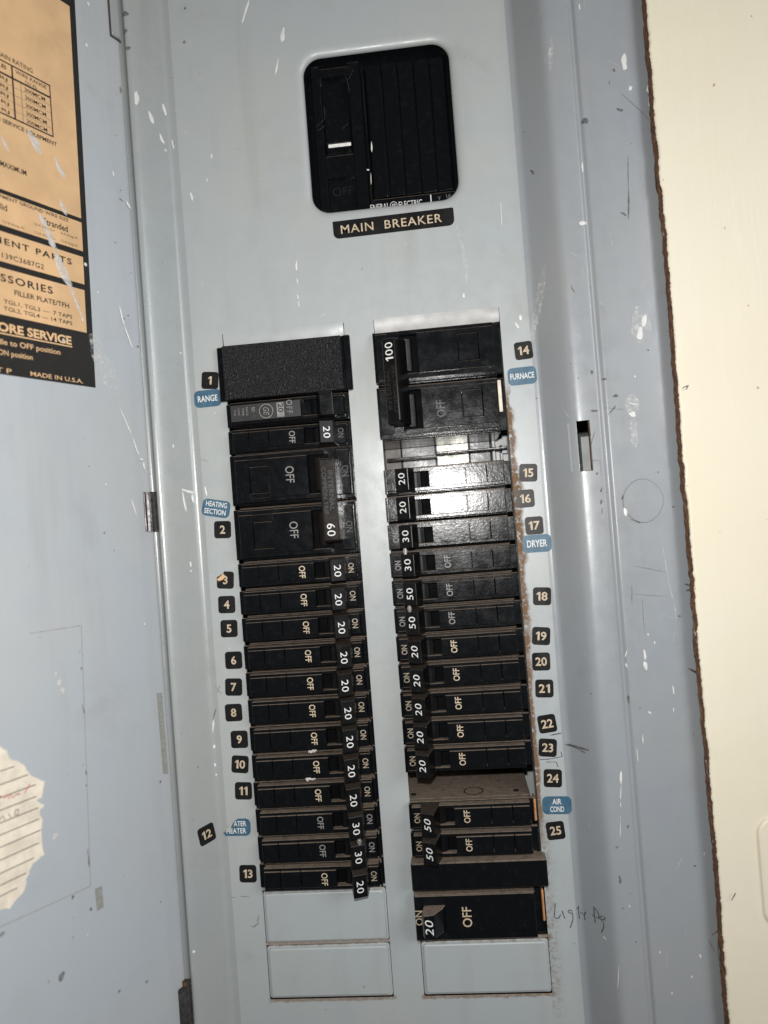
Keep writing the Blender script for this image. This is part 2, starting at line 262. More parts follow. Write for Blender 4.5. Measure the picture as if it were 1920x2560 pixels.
class B:
    "collects shapes into one mesh (mm)"
    def __init__(s): s.bm = bmesh.new()
    def box(s, x0, x1, y0, y1, z0, z1, bev=0.0, seg=1):
        t = bmesh.new(); bmesh.ops.create_cube(t, size=1)
        for v in t.verts:
            v.co = Vector(((x0 + x1) / 2 + v.co.x * (x1 - x0), (y0 + y1) / 2 + v.co.y * (y1 - y0), (z0 + z1) / 2 + v.co.z * (z1 - z0)))
        if bev: bmesh.ops.bevel(t, geom=list(t.edges), offset=bev, segments=seg, affect='EDGES', profile=.5)
        return s.add(t)
    def prism(s, poly, z0, z1, z0t=None, z1t=None, bev=0.0, ytop=None):
        "poly in (x,y), extruded along z; vertices nearer than ytop get the z0t..z1t span (taper)"
        t = bmesh.new(); A = []; C = []
        for x, y in poly:
            tp = ytop is not None and y <= ytop
            A.append(t.verts.new((x, y, z0t if tp and z0t is not None else z0))); C.append(t.verts.new((x, y, z1t if tp and z1t is not None else z1)))
        n = len(poly)
        t.faces.new(A); t.faces.new(C[::-1])
        for i in range(n): t.faces.new((A[i], C[i], C[(i + 1) % n], A[(i + 1) % n]))
        bmesh.ops.recalc_face_normals(t, faces=t.faces)
        if bev: bmesh.ops.bevel(t, geom=list(t.edges), offset=bev, segments=2, affect='EDGES', profile=.5)
        return s.add(t)
    def plate(s, poly, y0, y1, bev=0.0):
        "poly in (x,z), extruded along y from y0 (front) to y1 (back)"
        t = bmesh.new(); A = [t.verts.new((x, y0, z)) for x, z in poly]; C = [t.verts.new((x, y1, z)) for x, z in poly]; n = len(poly)
        t.faces.new(A); t.faces.new(C[::-1])
        for i in range(n): t.faces.new((A[i], C[i], C[(i + 1) % n], A[(i + 1) % n]))
        bmesh.ops.recalc_face_normals(t, faces=t.faces)
        if bev:
            ed = [e for e in t.edges if all(abs(v.co.y - y0) < 1e-6 for v in e.verts)]
            bmesh.ops.bevel(t, geom=ed, offset=bev, segments=2, affect='EDGES', profile=.5)
        return s.add(t)
    def cyl(s, c, r, h, axis='z', n=16, bev=0.0):
        t = bmesh.new(); bmesh.ops.create_cone(t, cap_ends=True, segments=n, radius1=r, radius2=r, depth=h)
        if axis == 'y': bmesh.ops.rotate(t, verts=t.verts, matrix=Matrix.Rotation(R(90), 3, 'X'))
        if axis == 'x': bmesh.ops.rotate(t, verts=t.verts, matrix=Matrix.Rotation(R(90), 3, 'Y'))
        bmesh.ops.translate(t, verts=t.verts, vec=c); return s.add(t)
    def add(s, t):
        me = bpy.data.meshes.new('tmp'); t.to_mesh(me); t.free(); s.bm.from_mesh(me); bpy.data.meshes.remove(me); return s
    def mesh(s, name):
        for v in s.bm.verts: v.co *= S
        me = bpy.data.meshes.new(name); s.bm.to_mesh(me); s.bm.free(); return me
def rrect(w, h, r, n=5, corners=(1, 1, 1, 1)):
    "rounded rectangle, counter-clockwise in (x,z), corner order: bl, br, tr, tl"
    P = []
    for (cx, cz, a0, k) in ((-w / 2, -h / 2, 180, 0), (w / 2, -h / 2, 270, 1), (w / 2, h / 2, 0, 2), (-w / 2, h / 2, 90, 3)):
        rr = r * corners[k]; ox = cx + (rr if cx < 0 else -rr); oz = cz + (rr if cz < 0 else -rr)
        if rr < 1e-4: P.append((cx, cz)); continue
        for i in range(n + 1):
            a = R(a0 + 90 * i / n); P.append((ox + rr * math.cos(a), oz + rr * math.sin(a)))
    return P
def rot2(P, a, cx=0, cz=0):
    c, s = math.cos(R(a)), math.sin(R(a)); return [(cx + x * c - z * s, cz + x * s + z * c) for x, z in P]

# lettering: the built-in font as flat print
_TXT = {}
ONE = [(.17, .0), (.30, .0), (.30, .70), (.20, .70), (.03, .56), (.03, .45), (.17, .55)]
def raw_text(s, bold, space):
    k = (s, bold, space)
    if '1' in s and s.isdigit() and k not in _TXT:          # figures set one by one, with a flagged 1
        V = []; F = []; x = 0.0
        for ch in s:
            if ch == '1':
                b_ = bold * .8; c = len(V); V += [(x + (a - .165) + .165 + (b_ if a > .2 else -b_) , z) for a, z in ONE]; F.append(tuple(range(c, c + 7))); x += .40 * space
            else:
                v2, f2, w2, h2 = raw_text(ch, bold, 1.0); c = len(V); V += [(x + w2 / 2 + a, .35 + z * .70 / h2) for a, z in v2]; F += [tuple(i + c for i in q) for q in f2]; x += w2 + .09 * space
        x0 = min(v[0] for v in V); x1 = max(v[0] for v in V); y0 = min(v[1] for v in V); y1 = max(v[1] for v in V)
        _TXT[k] = ([(a - (x0 + x1) / 2, z - (y0 + y1) / 2) for a, z in V], F, x1 - x0, y1 - y0)
    if k not in _TXT:
        c = bpy.data.curves.new('t', 'FONT'); c.body = s; c.size = 1; c.offset = bold; c.space_character = space; c.resolution_u = 3
        o = bpy.data.objects.new('t', c); COL.objects.link(o)
        dg = bpy.context.evaluated_depsgraph_get(); me = bpy.data.meshes.new_from_object(o.evaluated_get(dg))
        V = [(v.co.x, v.co.y) for v in me.vertices]; F = [tuple(p.vertices) for p in me.polygons]
        x0 = min(v[0] for v in V); x1 = max(v[0] for v in V); y0 = min(v[1] for v in V); y1 = max(v[1] for v in V)
        _TXT[k] = ([(a - (x0 + x1) / 2, b - (y0 + y1) / 2) for a, b in V], F, x1 - x0, y1 - y0)
        bpy.data.objects.remove(o); bpy.data.curves.remove(c); bpy.data.meshes.remove(me)
    return _TXT[k]
_TM = {}
def text(parent, s, x, z, y, h, w=None, ang=0, mat='white_ink', bold=.012, space=1.0, shear=0.0, name='lettering', turn=0.0):
    key = (s, h, w, ang, mat, bold, space, shear)
    if key not in _TM:
        V, F, W0, H0 = raw_text(s, bold, space)
        ky = h / H0; kx = ky if w is None else w / W0
        P = [((a + shear * b) * kx, b * ky) for a, b in V]; P = rot2(P, ang)
        _TM[key] = mesh('lettering', [(a, 0, b) for a, b in P], F); _TM[key].materials.append(M[mat])
    return link(name, _TM[key], parent, None, (x, y, z), (0, 0, turn))
# ------------------------------------------------------------------ panel cover: pressed sheet with a recessed pan
def chaikin(P, n=3):
    for _ in range(n):
        Q = [P[0]]
        for a, b in zip(P, P[1:]):
            Q += [(a[0] * .75 + b[0] * .25, a[1] * .75 + b[1] * .25), (a[0] * .25 + b[0] * .75, a[1] * .25 + b[1] * .75)]
        P = Q + [P[-1]]
    return P
LEFTP = chaikin([(-137, -6), (-136, -11), (-131, -12), (-108, -12), (-103.5, -11.5), (-100.4, -8.6), (-98.6, -8.8), (-97.6, -12.0), (-96.2, -12.9), (-93.6, -11.6), (-84.6, -1.7), (-83.6, -.7), (-82.4, -.1), (-81.2, 0), (-79.5, 0)])
RIGHTP = chaikin([(78.0, 0), (79.4, 0), (80.4, -.2), (81.6, -1.0), (89.6, -10.6), (92.4, -13.2), (95.6, -14), (102.6, -14), (103.5, -13.7), (104.4, -12.9), (105.2, -12.9), (106.2, -13.9), (107.2, -14.15), (129.0, -12.9), (132.0, -12.3), (134.8, -11.4), (137.0, -10.6)])
ALLP = LEFTP + RIGHTP
def surf(x):
    for a, b in zip(ALLP, ALLP[1:]):
        if a[0] <= x <= b[0] and b[0] > a[0]: return a[1] + (b[1] - a[1]) * (x - a[0]) / (b[0] - a[0])
    return 0.0
ZB, ZT = -352.0, 222.0
SLOT = (-72.5, -50.5)

cover = empty('panel_cover', (0, 0, 0), label='grey painted metal breaker panel cover with recessed front, raised frame and many stickers', cat='panel cover')
def wob(x, z, k): return k * mnoise.noise(Vector((x * .02, z * .013, 3.1)))
def sweep(prof, spans, cut=None, dz=6.0):
    V = []; F = []; idx = {}
    def vid(i, z):
        k = (i, round(z, 3))
        if k not in idx:
            x, y = prof[i]; idx[k] = len(V); V.append((x, y + wob(x, z, .12), z))
        return idx[k]
    for z0, z1, holes in spans:
        n = max(1, int((z1 - z0) / dz))
        for j in range(n):
            a = z0 + (z1 - z0) * j / n; b = z0 + (z1 - z0) * (j + 1) / n
            for i in range(len(prof) - 1):
                xm = (prof[i][0] + prof[i + 1][0]) / 2
                if holes and cut[0] < xm < cut[1]: continue
                F.append((vid(i, a), vid(i + 1, a), vid(i + 1, b), vid(i, b)))
    return mesh('frame', V, F)
o = link('frame', sweep(LEFTP, [(ZB, ZT, False)]), cover, 'paint', smooth=True)
o = link('frame', sweep(RIGHTP, [(ZB, SLOT[0], False), (SLOT[0], SLOT[1], True), (SLOT[1], ZT, False)], (93.2, 98.3)), cover, 'paint_frame', smooth=True)
# latch slot: bent lip, inner walls, catch behind
b = B(); b.prism([(89.4, -10.7), (93.2, -12.9), (93.25, -8), (89.9, -8)], SLOT[0] + .2, SLOT[1] - .2, bev=.25)
link('slot_lip', b.mesh('slot_lip'), cover, 'paint')
b = B(); b.box(98.15, 98.5, -13.85, -11.5, SLOT[0] + .1, SLOT[1] - .1)
link('slot_edge', b.mesh('slot_edge'), cover, 'rusty')
b = B(); b.box(96.9, 104, 1, 2.0, -71.6, -56.2)
link('latch_catch', b.mesh('latch_catch'), cover, 'paint')

# pan with openings (flat sheet, holes cut)
CL, CRI = (-64.85, -6.95), (6.95, 64.85)      # opening of the left and right breaker column
U = 12.7
MO = (16.75, 95.45, 68.6, 73.7, 8.5)           # main-breaker opening: centre x, centre z, width, height, corner radius
def hole_rect(x0, x1, z0, z1, r=.6): return [(x + (x0 + x1) / 2, z + (z0 + z1) / 2) for x, z in rrect(x1 - x0, z1 - z0, r, 2)]
LIP = 3.8
outer = [(-79.5, ZB), (78.0, ZB), (78.0, ZT), (-79.5, ZT)]
holes = [hole_rect(CL[0], CL[1], -24 * U - .2, 6.3), hole_rect(CRI[0], CRI[1], -24 * U - .2, 6.3),
         [(x + MO[0], z + MO[1]) for x, z in rrect(MO[2] + 2 * LIP, MO[3] + 2 * LIP, MO[4] + LIP, 8)]]
cu = bpy.data.curves.new('pan', 'CURVE'); cu.dimensions = '2D'; cu.fill_mode = 'BOTH'
for P in [outer] + holes:
    sp = cu.splines.new('POLY'); sp.points.add(len(P) - 1); sp.use_cyclic_u = True
    for q, (x, z) in zip(sp.points, P): q.co = (x * S, z * S, 0, 1)
to = bpy.data.objects.new('pan', cu); COL.objects.link(to)
me = bpy.data.meshes.new_from_object(to.evaluated_get(bpy.context.evaluated_depsgraph_get())); bpy.data.objects.remove(to)
for v in me.vertices: v.co = Vector((v.co.x, 0, v.co.y))
me.update()
if me.polygons and sum(p.normal.y for p in me.polygons) > 0: me.flip_normals()
pan = link('dead_front', me, cover, 'pan')
# cut edges of the column openings (sheet thickness)
for cx0, cx1 in (CL, CRI):
    b = B()
    for xx0, xx1 in ((cx0 - .9, cx0), (cx1, cx1 + .9)):
        b.box(xx0, xx1, .02, 1.4, -24 * U - .2, 6.2)
    link('opening_edge', b.mesh('opening_edge'), cover, 'pan')
# rolled lip round the main breaker opening
V = []; F = []; NS = 7; ring0 = None
for k in range(NS + 1):
    a = math.pi / 2 * k / NS; off = LIP * (1 - math.sin(a)); y = 2.3 * (1 - math.cos(a))
    ring = [(x + MO[0], y + .0, z + MO[1]) for x, z in rrect(MO[2] + 2 * off, MO[3] + 2 * off, MO[4] + off, 8)]
    V += ring
ring = [(x + MO[0], 2.3 + .5, z + MO[1]) for x, z in rrect(MO[2], MO[3], MO[4], 8)]; V += ring
n = len(ring)
for k in range(NS + 1):
    for i in range(n):
        j = (i + 1) % n; F.append((k * n + i, (k + 1) * n + i, (k + 1) * n + j, k * n + j))
link('opening_lip', mesh('opening_lip', V, F), cover, 'pan', smooth=True)
# bent flaps left above each column
def flap(x0, x1, dep, mat, curl):
    V = []; F = []; nx, nz = 16, 8
    for i in range(nx + 1):
        for j in range(nz + 1):
            x = x0 + (x1 - x0) * i / nx; t = j / nz; z = 6.3 - 6.6 * t
            y = dep * t * t + curl * t * max(0, (x - (x1 - 7)) / 7) ** 2 + .12 * math.sin(x * .5) * t
            V.append((x, y + .02, z))
    for i in range(nx):
        for j in range(nz):
            a = i * (nz + 1) + j; F.append((a, a + 1, a + nz + 2, a + nz + 1))
    return link('bent_flap', mesh('bent_flap', V, F), cover, mat, smooth=True)
flap(CRI[0] + .2, CRI[1] - .2, 1.9, 'scrape', -1.4)
flap(CL[0] + .35, CL[1] - .35, 1.2, 'pan', .5)
# knock-out plates still in place
def knock(x0, x1, r0, r1):
    g = .26; z1 = -r0 * U - 1.15; z0 = -r1 * U + .3
    b = B(); P = [(x + (x0 + x1) / 2, z + (z0 + z1) / 2) for x, z in rrect(x1 - x0 - 2 * g, z1 - z0, 1.4, 3)]
    b.plate(P, .05, .9, .3)
    P = [(x + (x0 + x1) / 2, z + (z0 + z1) / 2) for x, z in rrect(x1 - x0 - 2 * g - 1.6, z1 - z0 - 1.5, 1.6, 4)]; b.plate(P, -.95, .3, .8)
    b.box(x0 + 3, x0 + 6, .25, .9, z1 - .3, z1 + .9); b.box(x1 - 6, x1 - 3, .25, .9, z1 - .3, z1 + .75)
    return link('knockout_plate', b.mesh('knockout_plate'), cover, 'pan')
knock(CL[0], CL[1], 20, 22); knock(CL[0], CL[1], 22, 24); knock(CRI[0], CRI[1], 22, 24)
for cx0, cx1, r in ((CL[0], CL[1], 20), (CL[0], CL[1], 22), (CRI[0], CRI[1], 22)):    # web of sheet left above each plate
    b = B(); b.box(cx0 - .05, cx1 + .05, .05, 1.0, -r * U - .62, -r * U + .35); link('sheet_web', b.mesh('sheet_web'), cover, 'pan')
    b = B(); b.box(cx0 - .5, cx1 + .5, .95, 1.35, -r * U - 25.6, -r * U); link('gap_shade_sheet', b.mesh('gap_shade_sheet'), cover, 'dirt')  # added dark sheet; its colour gives the gaps round the plate their shade
# round knock-out on the frame
P = []
for i in range(24):
    a = 2 * math.pi * i / 24 + .13; rr = 8.7 + .12 * math.cos(4 * a); P.append((118.6 + rr * math.cos(a) * .97, -87.2 + rr * 1.06 * math.sin(a)))
def lid(P, lift): return mesh('lid', [(x, surf(x) - lift - .13, z) for x, z in P], [tuple(range(len(P)))])
link('round_knockout', lid(P, .14), cover, 'paint_frame')
link('knockout_gap', lid([(118.6 + (x - 118.6) * 1.025, -87.2 + (z + 87.2) * 1.025) for x, z in P], .05), cover, 'dirt_thin')

# ---- paint drips, dirt, pencil (thin real films on the sheet)
def film_y(x, lift): return surf(x) - lift - .14
def blob(V, F, x0, z0, x1, z1, w, yf, jit=.18, tail=.35):
    dx, dz = x1 - x0, z1 - z0; L = math.hypot(dx, dz); 
    if L < 1e-3: dx, dz, L = 0, -1, .01
    ux, uz = dx / max(L, 1e-6), dz / max(L, 1e-6); nx, nz = -uz, ux
    n = 18; c = len(V); ph = [random.uniform(0, 6.28) for _ in range(3)]; cx, cz = (x0 + x1) / 2, (z0 + z1) / 2
    V.append((cx, yf(cx, .16), cz))
    hl = max(L / 2, w * .4)
    ring = []
    for i in range(n):
        a = 2 * math.pi * i / n; q = 1 + jit * (.9 * math.sin(2 * a + ph[0]) + .7 * math.sin(3 * a + ph[1]) + .4 * math.sin(5 * a + ph[2]))
        al = math.copysign(abs(math.cos(a)) ** .8, math.cos(a)) * hl * (1 + random.uniform(-.05, .05)); fat = 1 if math.cos(a) > 0 else (1 - tail * -math.cos(a))
        pw = math.sin(a) * w / 2 * q * fat
        ring.append((cx + ux * al + nx * pw, cz + uz * al + nz * pw))
    for k, lift in ((.72, .13), (1.0, .0)):
        for x, z in ring:
            xx = cx + (x - cx) * k; zz = cz + (z - cz) * k; V.append((xx, yf(xx, lift), zz))
    for i in range(n):
        j = (i + 1) % n
        F.append((c, c + 1 + i, c + 1 + j)); F.append((c + 1 + i, c + 1 + n + i, c + 1 + n + j, c + 1 + j))
def ribbon(V, F, pts, w, yf, taper=False):
    P = []
    for a, b in zip(pts, pts[1:]):
        k = max(1, int(math.hypot(b[0] - a[0], b[1] - a[1]) / .8))
        P += [(a[0] + (b[0] - a[0]) * i / k, a[1] + (b[1] - a[1]) * i / k) for i in range(k)]
    P.append(pts[-1]); c = len(V)
    for i, (x, z) in enumerate(P):
        q0 = P[max(0, i - 1)]; q1 = P[min(len(P) - 1, i + 1)]; L = math.hypot(q1[0] - q0[0], q1[1] - q0[1]) or 1
        nx, nz = -(q1[1] - q0[1]) / L, (q1[0] - q0[0]) / L
        ww = w / 2 * random.uniform(.75, 1.2) * (math.sin(math.pi * (i + .35) / (len(P) + .2)) ** .5 if taper else 1)
        for sgn in (-1, 1):
            xx = x + nx * ww * sgn; V.append((xx, yf(xx, .03), z + nz * ww * sgn))
    for i in range(len(P) - 1): F.append((c + 2 * i, c + 2 * i + 1, c + 2 * i + 3, c + 2 * i + 2))
def stuff(name, V, F, parent, mat, label, smooth=False):
    o = link(name, mesh(name, V, F), parent, mat, smooth=smooth); tag(o, label, kind='stuff'); return o
V = []; F = []
for a in PAINT_DRIPS: blob(V, F, *a[:4], a[4] * .85, film_y, .24)
stuff('paint_drips', V, F, cover, 'splat', 'dried white paint drips and spots', True)
V = []; F = []
for a in DIRT_MARKS:
    if math.hypot(a[2] - a[0], a[3] - a[1]) > 4 * a[4]: ribbon(V, F, [a[:2], ((a[0] + a[2]) / 2 + random.uniform(-.2, .2), (a[1] + a[3]) / 2), a[2:4]], a[4], film_y, True)
    else: blob(V, F, *a, film_y, .35)
stuff('dirt_marks', V, F, cover, 'dirt_thin', 'dark scuffs, scratches and dirt specks')
V = []; F = []
for s in SCRAWL: ribbon(V, F, s, .42, film_y)
stuff('pencil_writing', V, F, cover, 'pencil', 'pencilled word lights')
V = []; F = []
ribbon(V, F, [(125.1, -104.8), (125.9, -113.9), (126.7, -123.6), (128.4, -133.3), (128.5, -139.7), (127.5, -144.8), (125.9, -149.8)], .55, film_y, True)
for x in (66.9, 67.5): ribbon(V, F, [(x, -186.5), (x + 9, -186.2 - (x - 66.9))], .3, film_y, True)
for k in range(46):                                               # fine random scuffs
    x = random.choice((random.uniform(-80, -66), random.uniform(-60, 76), random.uniform(84, 130), random.uniform(108, 130))); z = random.uniform(-330, 150) if abs(x) > 66 else random.uniform(10, 55)
    L = random.uniform(1.5, 9); a = R(random.gauss(-80, 28)); ribbon(V, F, [(x, z), (x + L * .5 * math.cos(a) + random.uniform(-.3, .3), z + L * .5 * math.sin(a)), (x + L * math.cos(a), z + L * math.sin(a))], random.uniform(.12, .4), film_y, True)
stuff('light_scratch', V, F, cover, 'smear', 'long pale curved scratch and finer scuffs')
V = []; F = []
ribbon(V, F, [(67.2, -200.3), (72, -200.2), (77.3, -199.4), (77.0, -197.2)], .35, film_y); ribbon(V, F, [(70, -201.5), (74.5, -201.7), (75.2, -204.0)], .3, film_y)
ribbon(V, F, [(72.6, -189.6), (78.2, -188.8)], .55, film_y, True)
stuff('pencil_strokes', V, F, cover, 'pencil', 'stray pencil strokes round the lower number stickers')
V = []; F = []
ribbon(V, F, [(86.2, 21.6), (84.2, 13), (82.3, 5.6), (80, -4), (77.9, -12.3)], 3.2, film_y, True)
ribbon(V, F, [(48.6, 45.6), (49.6, 38.6), (51.5, 27.1), (51.2, 18.4)], 1.9, film_y, True)
ribbon(V, F, [(95.4, 118), (94.6, 110.5), (94, 104)], 2.0, film_y, True)
ribbon(V, F, [(123, -3), (124, -10), (123, -19)], 8, film_y, True)
ribbon(V, F, [(117.2, -41), (117.3, -50.5)], 6.0, film_y, True); ribbon(V, F, [(117.2, -51), (117, -64)], 3.2, film_y, True)
stuff('paint_smears', V, F, cover, 'smear', 'rubbed translucent paint smears')

# ---- stickers on the cover
def num_sticker(s, x, z, ang, w=8.1, h=8.1, lab=None, poly=None):
    tilt = 0.0; y = surf(x) - .1
    if x < -83.2: tilt = R(47.5)
    P = poly or rrect(w, h, 1.3, 3)
    b = B(); b.plate(rot2(P, ang), -.10, .02)
    o = link('number_sticker', b.mesh('number_sticker'), cover, 'sticker_black', (x, y, z), (0, 0, tilt))
    o['label'] = lab or 'black sticker with cream number ' + s
    c = rot2([(0, 0)], ang)[0]
    text(o, s, c[0], c[1], -.16, 3.9, None, ang, 'cream_ink', .022, name='numeral')
    return o
def blue_sticker(lines, x, z, ang, w=13.0, h=8.0, poly=None):
    y = surf(x) - .1; b = B(); b.plate(rot2(poly or rrect(w, h, 2.2, 4), ang), -.10, .02)
    o = link('name_sticker', b.mesh('name_sticker'), cover, 'sticker_blue', (x, y, z)); o['label'] = 'blue sticker reading ' + ' '.join(t[0] for t in lines).lower()
    for t, tx, tz, th, tw in lines:
        q = rot2([(tx, tz)], ang)[0]; text(o, t, q[0], q[1], -.16, th, tw, ang, 'white_ink', .016)
    return o
for s, x, z, a in (('1', -72.2, -15.1, -6), ('2', -71.3, -85.7, -3), ('3', -71.7, -109.4, -5), ('4', -71.9, -120.9, -2), ('5', -71.6, -132.2, -2), ('6', -70.5, -147.1, -1),
                   ('7', -71.4, -159.6, -3), ('8', -72.3, -171.5, 0), ('9', -70.5, -184.1, -1), ('10', -71.0, -195.7, -6), ('11', -70.3, -208.1, -3), ('13', -71.0, -246.6, -2),
                   ('14', 74.4, -14.8, 3), ('15', 72.2, -70.5, -4), ('16', 70.0, -82.1, 0), ('17', 73.0, -94.6, 0), ('18', 74.0, -126.8, -4), ('19', 72.2, -144.7, -6), ('20', 71.3, -156.2, -2),
                   ('21', 71.8, -168.4, -3), ('22', 71.8, -184.3, 6), ('23', 71.2, -195.1, -6), ('24', 72.4, -208.9, -4), ('25', 71.8, -232.4, 4)):
    st = num_sticker(s, x, z, a)
    if s == '3':      # torn corner folded back
        st['label'] = 'black sticker numbered 3 with a torn cream corner folded over'
        V = [(-3.9, -.5, .6), (-.6, -.9, 3.1), (.4, -.3, 1.7), (-1.2, -.2, .2), (-3.3, -.2, -.3)]
        link('torn_fold', mesh('torn_fold', V, [(0, 3, 2, 1), (0, 4, 3)]), st, 'label_paper')
        b = B(); b.plate([(-4.4, 4.4), (-4.4, 1.4), (-2.8, 2.2), (-.8, 3.2), (-.2, 4.4)], -.13, -.04); link('bare_patch', b.mesh('bare_patch'), st, 'pan')
num_sticker('12', -87.6, -225.6, 10, 8.4, 8.4, 'black number sticker 12 stuck askew on the sloping side')
blue_sticker([('RANGE', 0, 0, 3.0, 9.6)], -73.9, -23.5, 1)
blue_sticker([('HEATING', 0, 1.9, 2.5, 10.2), ('SECTION', -.3, -1.6, 2.5, 10.4)], -73.7, -75.5, -12, 13.4)
blue_sticker([('FURNACE', 0, 0, 2.7, 10.8)], 72.9, -26.3, 1)
blue_sticker([('DRYER', 0, 0, 3.2, 9.0)], 73.6, -102.8, 0)
blue_sticker([('AIR', 0, 1.7, 2.5, 4.0), ('COND', 0, -1.7, 2.5, 6.2)], 73.3, -221.1, -2)
ws = blue_sticker([('ATER', 1.6, 1.7, 2.4, 6.0), ('HEATER', -.3, -1.6, 2.4, 9.4)], -74.7, -224.9, -1, poly=[(-6.6, -2.6), (-5.5, -3.9), (4.4, -4), (5.8, -3.4), (6.5, -2.0), (6.5, 2.0), (5.8, 3.4), (4.4, 4), (.5, 4), (-1.6, 2.2), (-3.2, -.4)])
ws['label'] = 'blue water heater sticker with its left corner torn and curled'
V = [(-6.6, -.25, -2.6), (-3.2, -.25, -.4), (-1.6, -.2, 2.2), (-2.4, -1.1, 1.9), (-4.6, -1.0, -.9)]
link('torn_fold', mesh('torn_fold', V, [(0, 1, 4), (1, 2, 3, 4)]), ws, 'paper')
b = B(); P = [(x + 19.6, z + 49.6) for x, z in rot2(rrect(56.2, 8.2, 2.6, 4, (1, 1, .25, .1)), .6)]; b.plate(P, -.24, -.10)
ml = link('title_strip', b.mesh('title_strip'), cover, 'sticker_black'); ml['label'] = 'black strip reading main breaker'
text(ml, 'MAIN  BREAKER', 18.6, 49.5, -.30, 3.9, 47.0, .6, 'cream_ink', .006, 1.12)

# ------------------------------------------------------------------ enclosure behind the cover, with bus bars
box = empty('panel_enclosure', (0, 80, 0), label='dark metal box with bus bars seen through the empty breaker slots', cat='enclosure')
def inbox(name, mat, *boxes, bev=0):
    b = B()
    for q in boxes: b.box(*q[:2], q[2] - 80, q[3] - 80, *q[4:], bev)
    return link(name, b.mesh(name), box, mat)
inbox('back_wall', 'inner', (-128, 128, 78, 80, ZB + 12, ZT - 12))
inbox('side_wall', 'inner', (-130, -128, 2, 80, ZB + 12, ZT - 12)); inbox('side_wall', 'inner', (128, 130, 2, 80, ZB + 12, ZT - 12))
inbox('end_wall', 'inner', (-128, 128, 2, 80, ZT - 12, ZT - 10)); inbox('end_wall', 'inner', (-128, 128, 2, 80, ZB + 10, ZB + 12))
for sg in (1, -1):
    def sx(a, b): return (a, b) if sg > 0 else (-b, -a)
    inbox('bus_support', 'busbrown', (*sx(4, 12.6), 46, 52, -300, 8), bev=.4)
    inbox('bus_support', 'busgrey', (*sx(12.9, 30.4), 45.5, 52, -300, 8), bev=.4)
    inbox('bus_bar', 'zinc', (*sx(30.8, 47.6), 46.0, 50, -300, 8), bev=.4)
    inbox('bus_support', 'busgrey', (*sx(47.9, 58.6), 45.6, 52, -300, 8), bev=.4)
    inbox('clip_rail', 'paint', (*sx(59.2, 61.0), 42, 52, -300, 8), (*sx(61.2, 68), 49, 52, -300, 8), bev=.4)
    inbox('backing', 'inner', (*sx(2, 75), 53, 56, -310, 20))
inbox('clip_hook', 'paint', (63.2, 64.6, 42, 48.5, -61.5, -53), (63.2, 67, 42, 43.4, -57.5, -53), bev=.3)
inbox('bus_stab', 'plastic_gloss', (6, 31, 30, 33, -57.6, -56.2), bev=.3)
inbox('bus_stab', 'steel', (31, 66, 29, 31.5, -56.2, -55.0), bev=.4)

# ------------------------------------------------------------------ open door on the left
DA = math.atan2(.90786, .41928)
door = empty('panel_door', (-98.6, -13.4, 0), (0, 0, DA), 'grey metal panel door swung open, with rating label, torn paper and hinges', 'panel door')
def dsurf(x, lift=0.0): return -lift - .10
prof = chaikin([(0.4, 2.0), (0.0, 1.0), (-.9, .35), (-5.5, .25), (-9.5, 0), (-12, 0), (-194, 0), (-197.5, .4), (-198, 3), (-198, 9)], 2)
V = []; F = []; NZ = 40
for j in range(NZ + 1):
    z = ZB + 22 + (ZT - ZB - 44) * j / NZ
    for x, y in prof: V.append((x, y + .35 * mnoise.noise(Vector((x * .02, 7, z * .01))) * (1 if x < -14 else 0), z))
np_ = len(prof)
for j in range(NZ):
    for i in range(np_ - 1):
        a = j * np_ + i; F.append((a, a + np_, a + np_ + 1, a + 1))
link('door_sheet', mesh('door_sheet', V, F), door, 'paint_door', smooth=True)
b = B(); b.box(-196.5, -1.5, 1.4, 2.2, ZB + 23, ZT - 23); link('door_back', b.mesh('door_back'), door, 'paint')
# hinges
def hinge(z0, z1, mat, r=2.9, label=None):
    b = B(); zc = (z0 + z1) / 2; h = z1 - z0
    b.cyl((-2.6, .6, zc), r, h * .98, n=20); b.cyl((.9, 1.2, zc), 2.0, h, n=16)
    b.box(-5.6, -3.6, -.35, .6, z0 + .3, z1 - .3, .2)
    o = link('hinge', b.mesh('hinge'), door, mat)
    if label: o['label'] = label
    return o
hinge(-84.2, -66.2, 'hinge_dark', label='dark bare steel hinge at mid height')
hinge(-307.0, -288.6, 'hinge_dark', label='dark rusty hinge near the bottom')
b = B(); b.box(-5.2, -.6, -.45, .3, 143.0, 160.5, .3); link('hinge', b.mesh('hinge'), door, 'paint')
b = B(); b.box(-6.2, -5.3, -.14, .2, 141.5, 164); b.box(-5.6, 0, -.14, .2, 141.4, 142.4); link('hinge_cutout', b.mesh('hinge_cutout'), door, 'dirt')
b = B(); b.cyl((-1.5, -.3, -287.6), 1.3, 2.2, n=10); b.box(-5, .2, -.2, .2, -309.5, -307.3); link('rust_patch', b.mesh('rust_patch'), door, 'rusty')

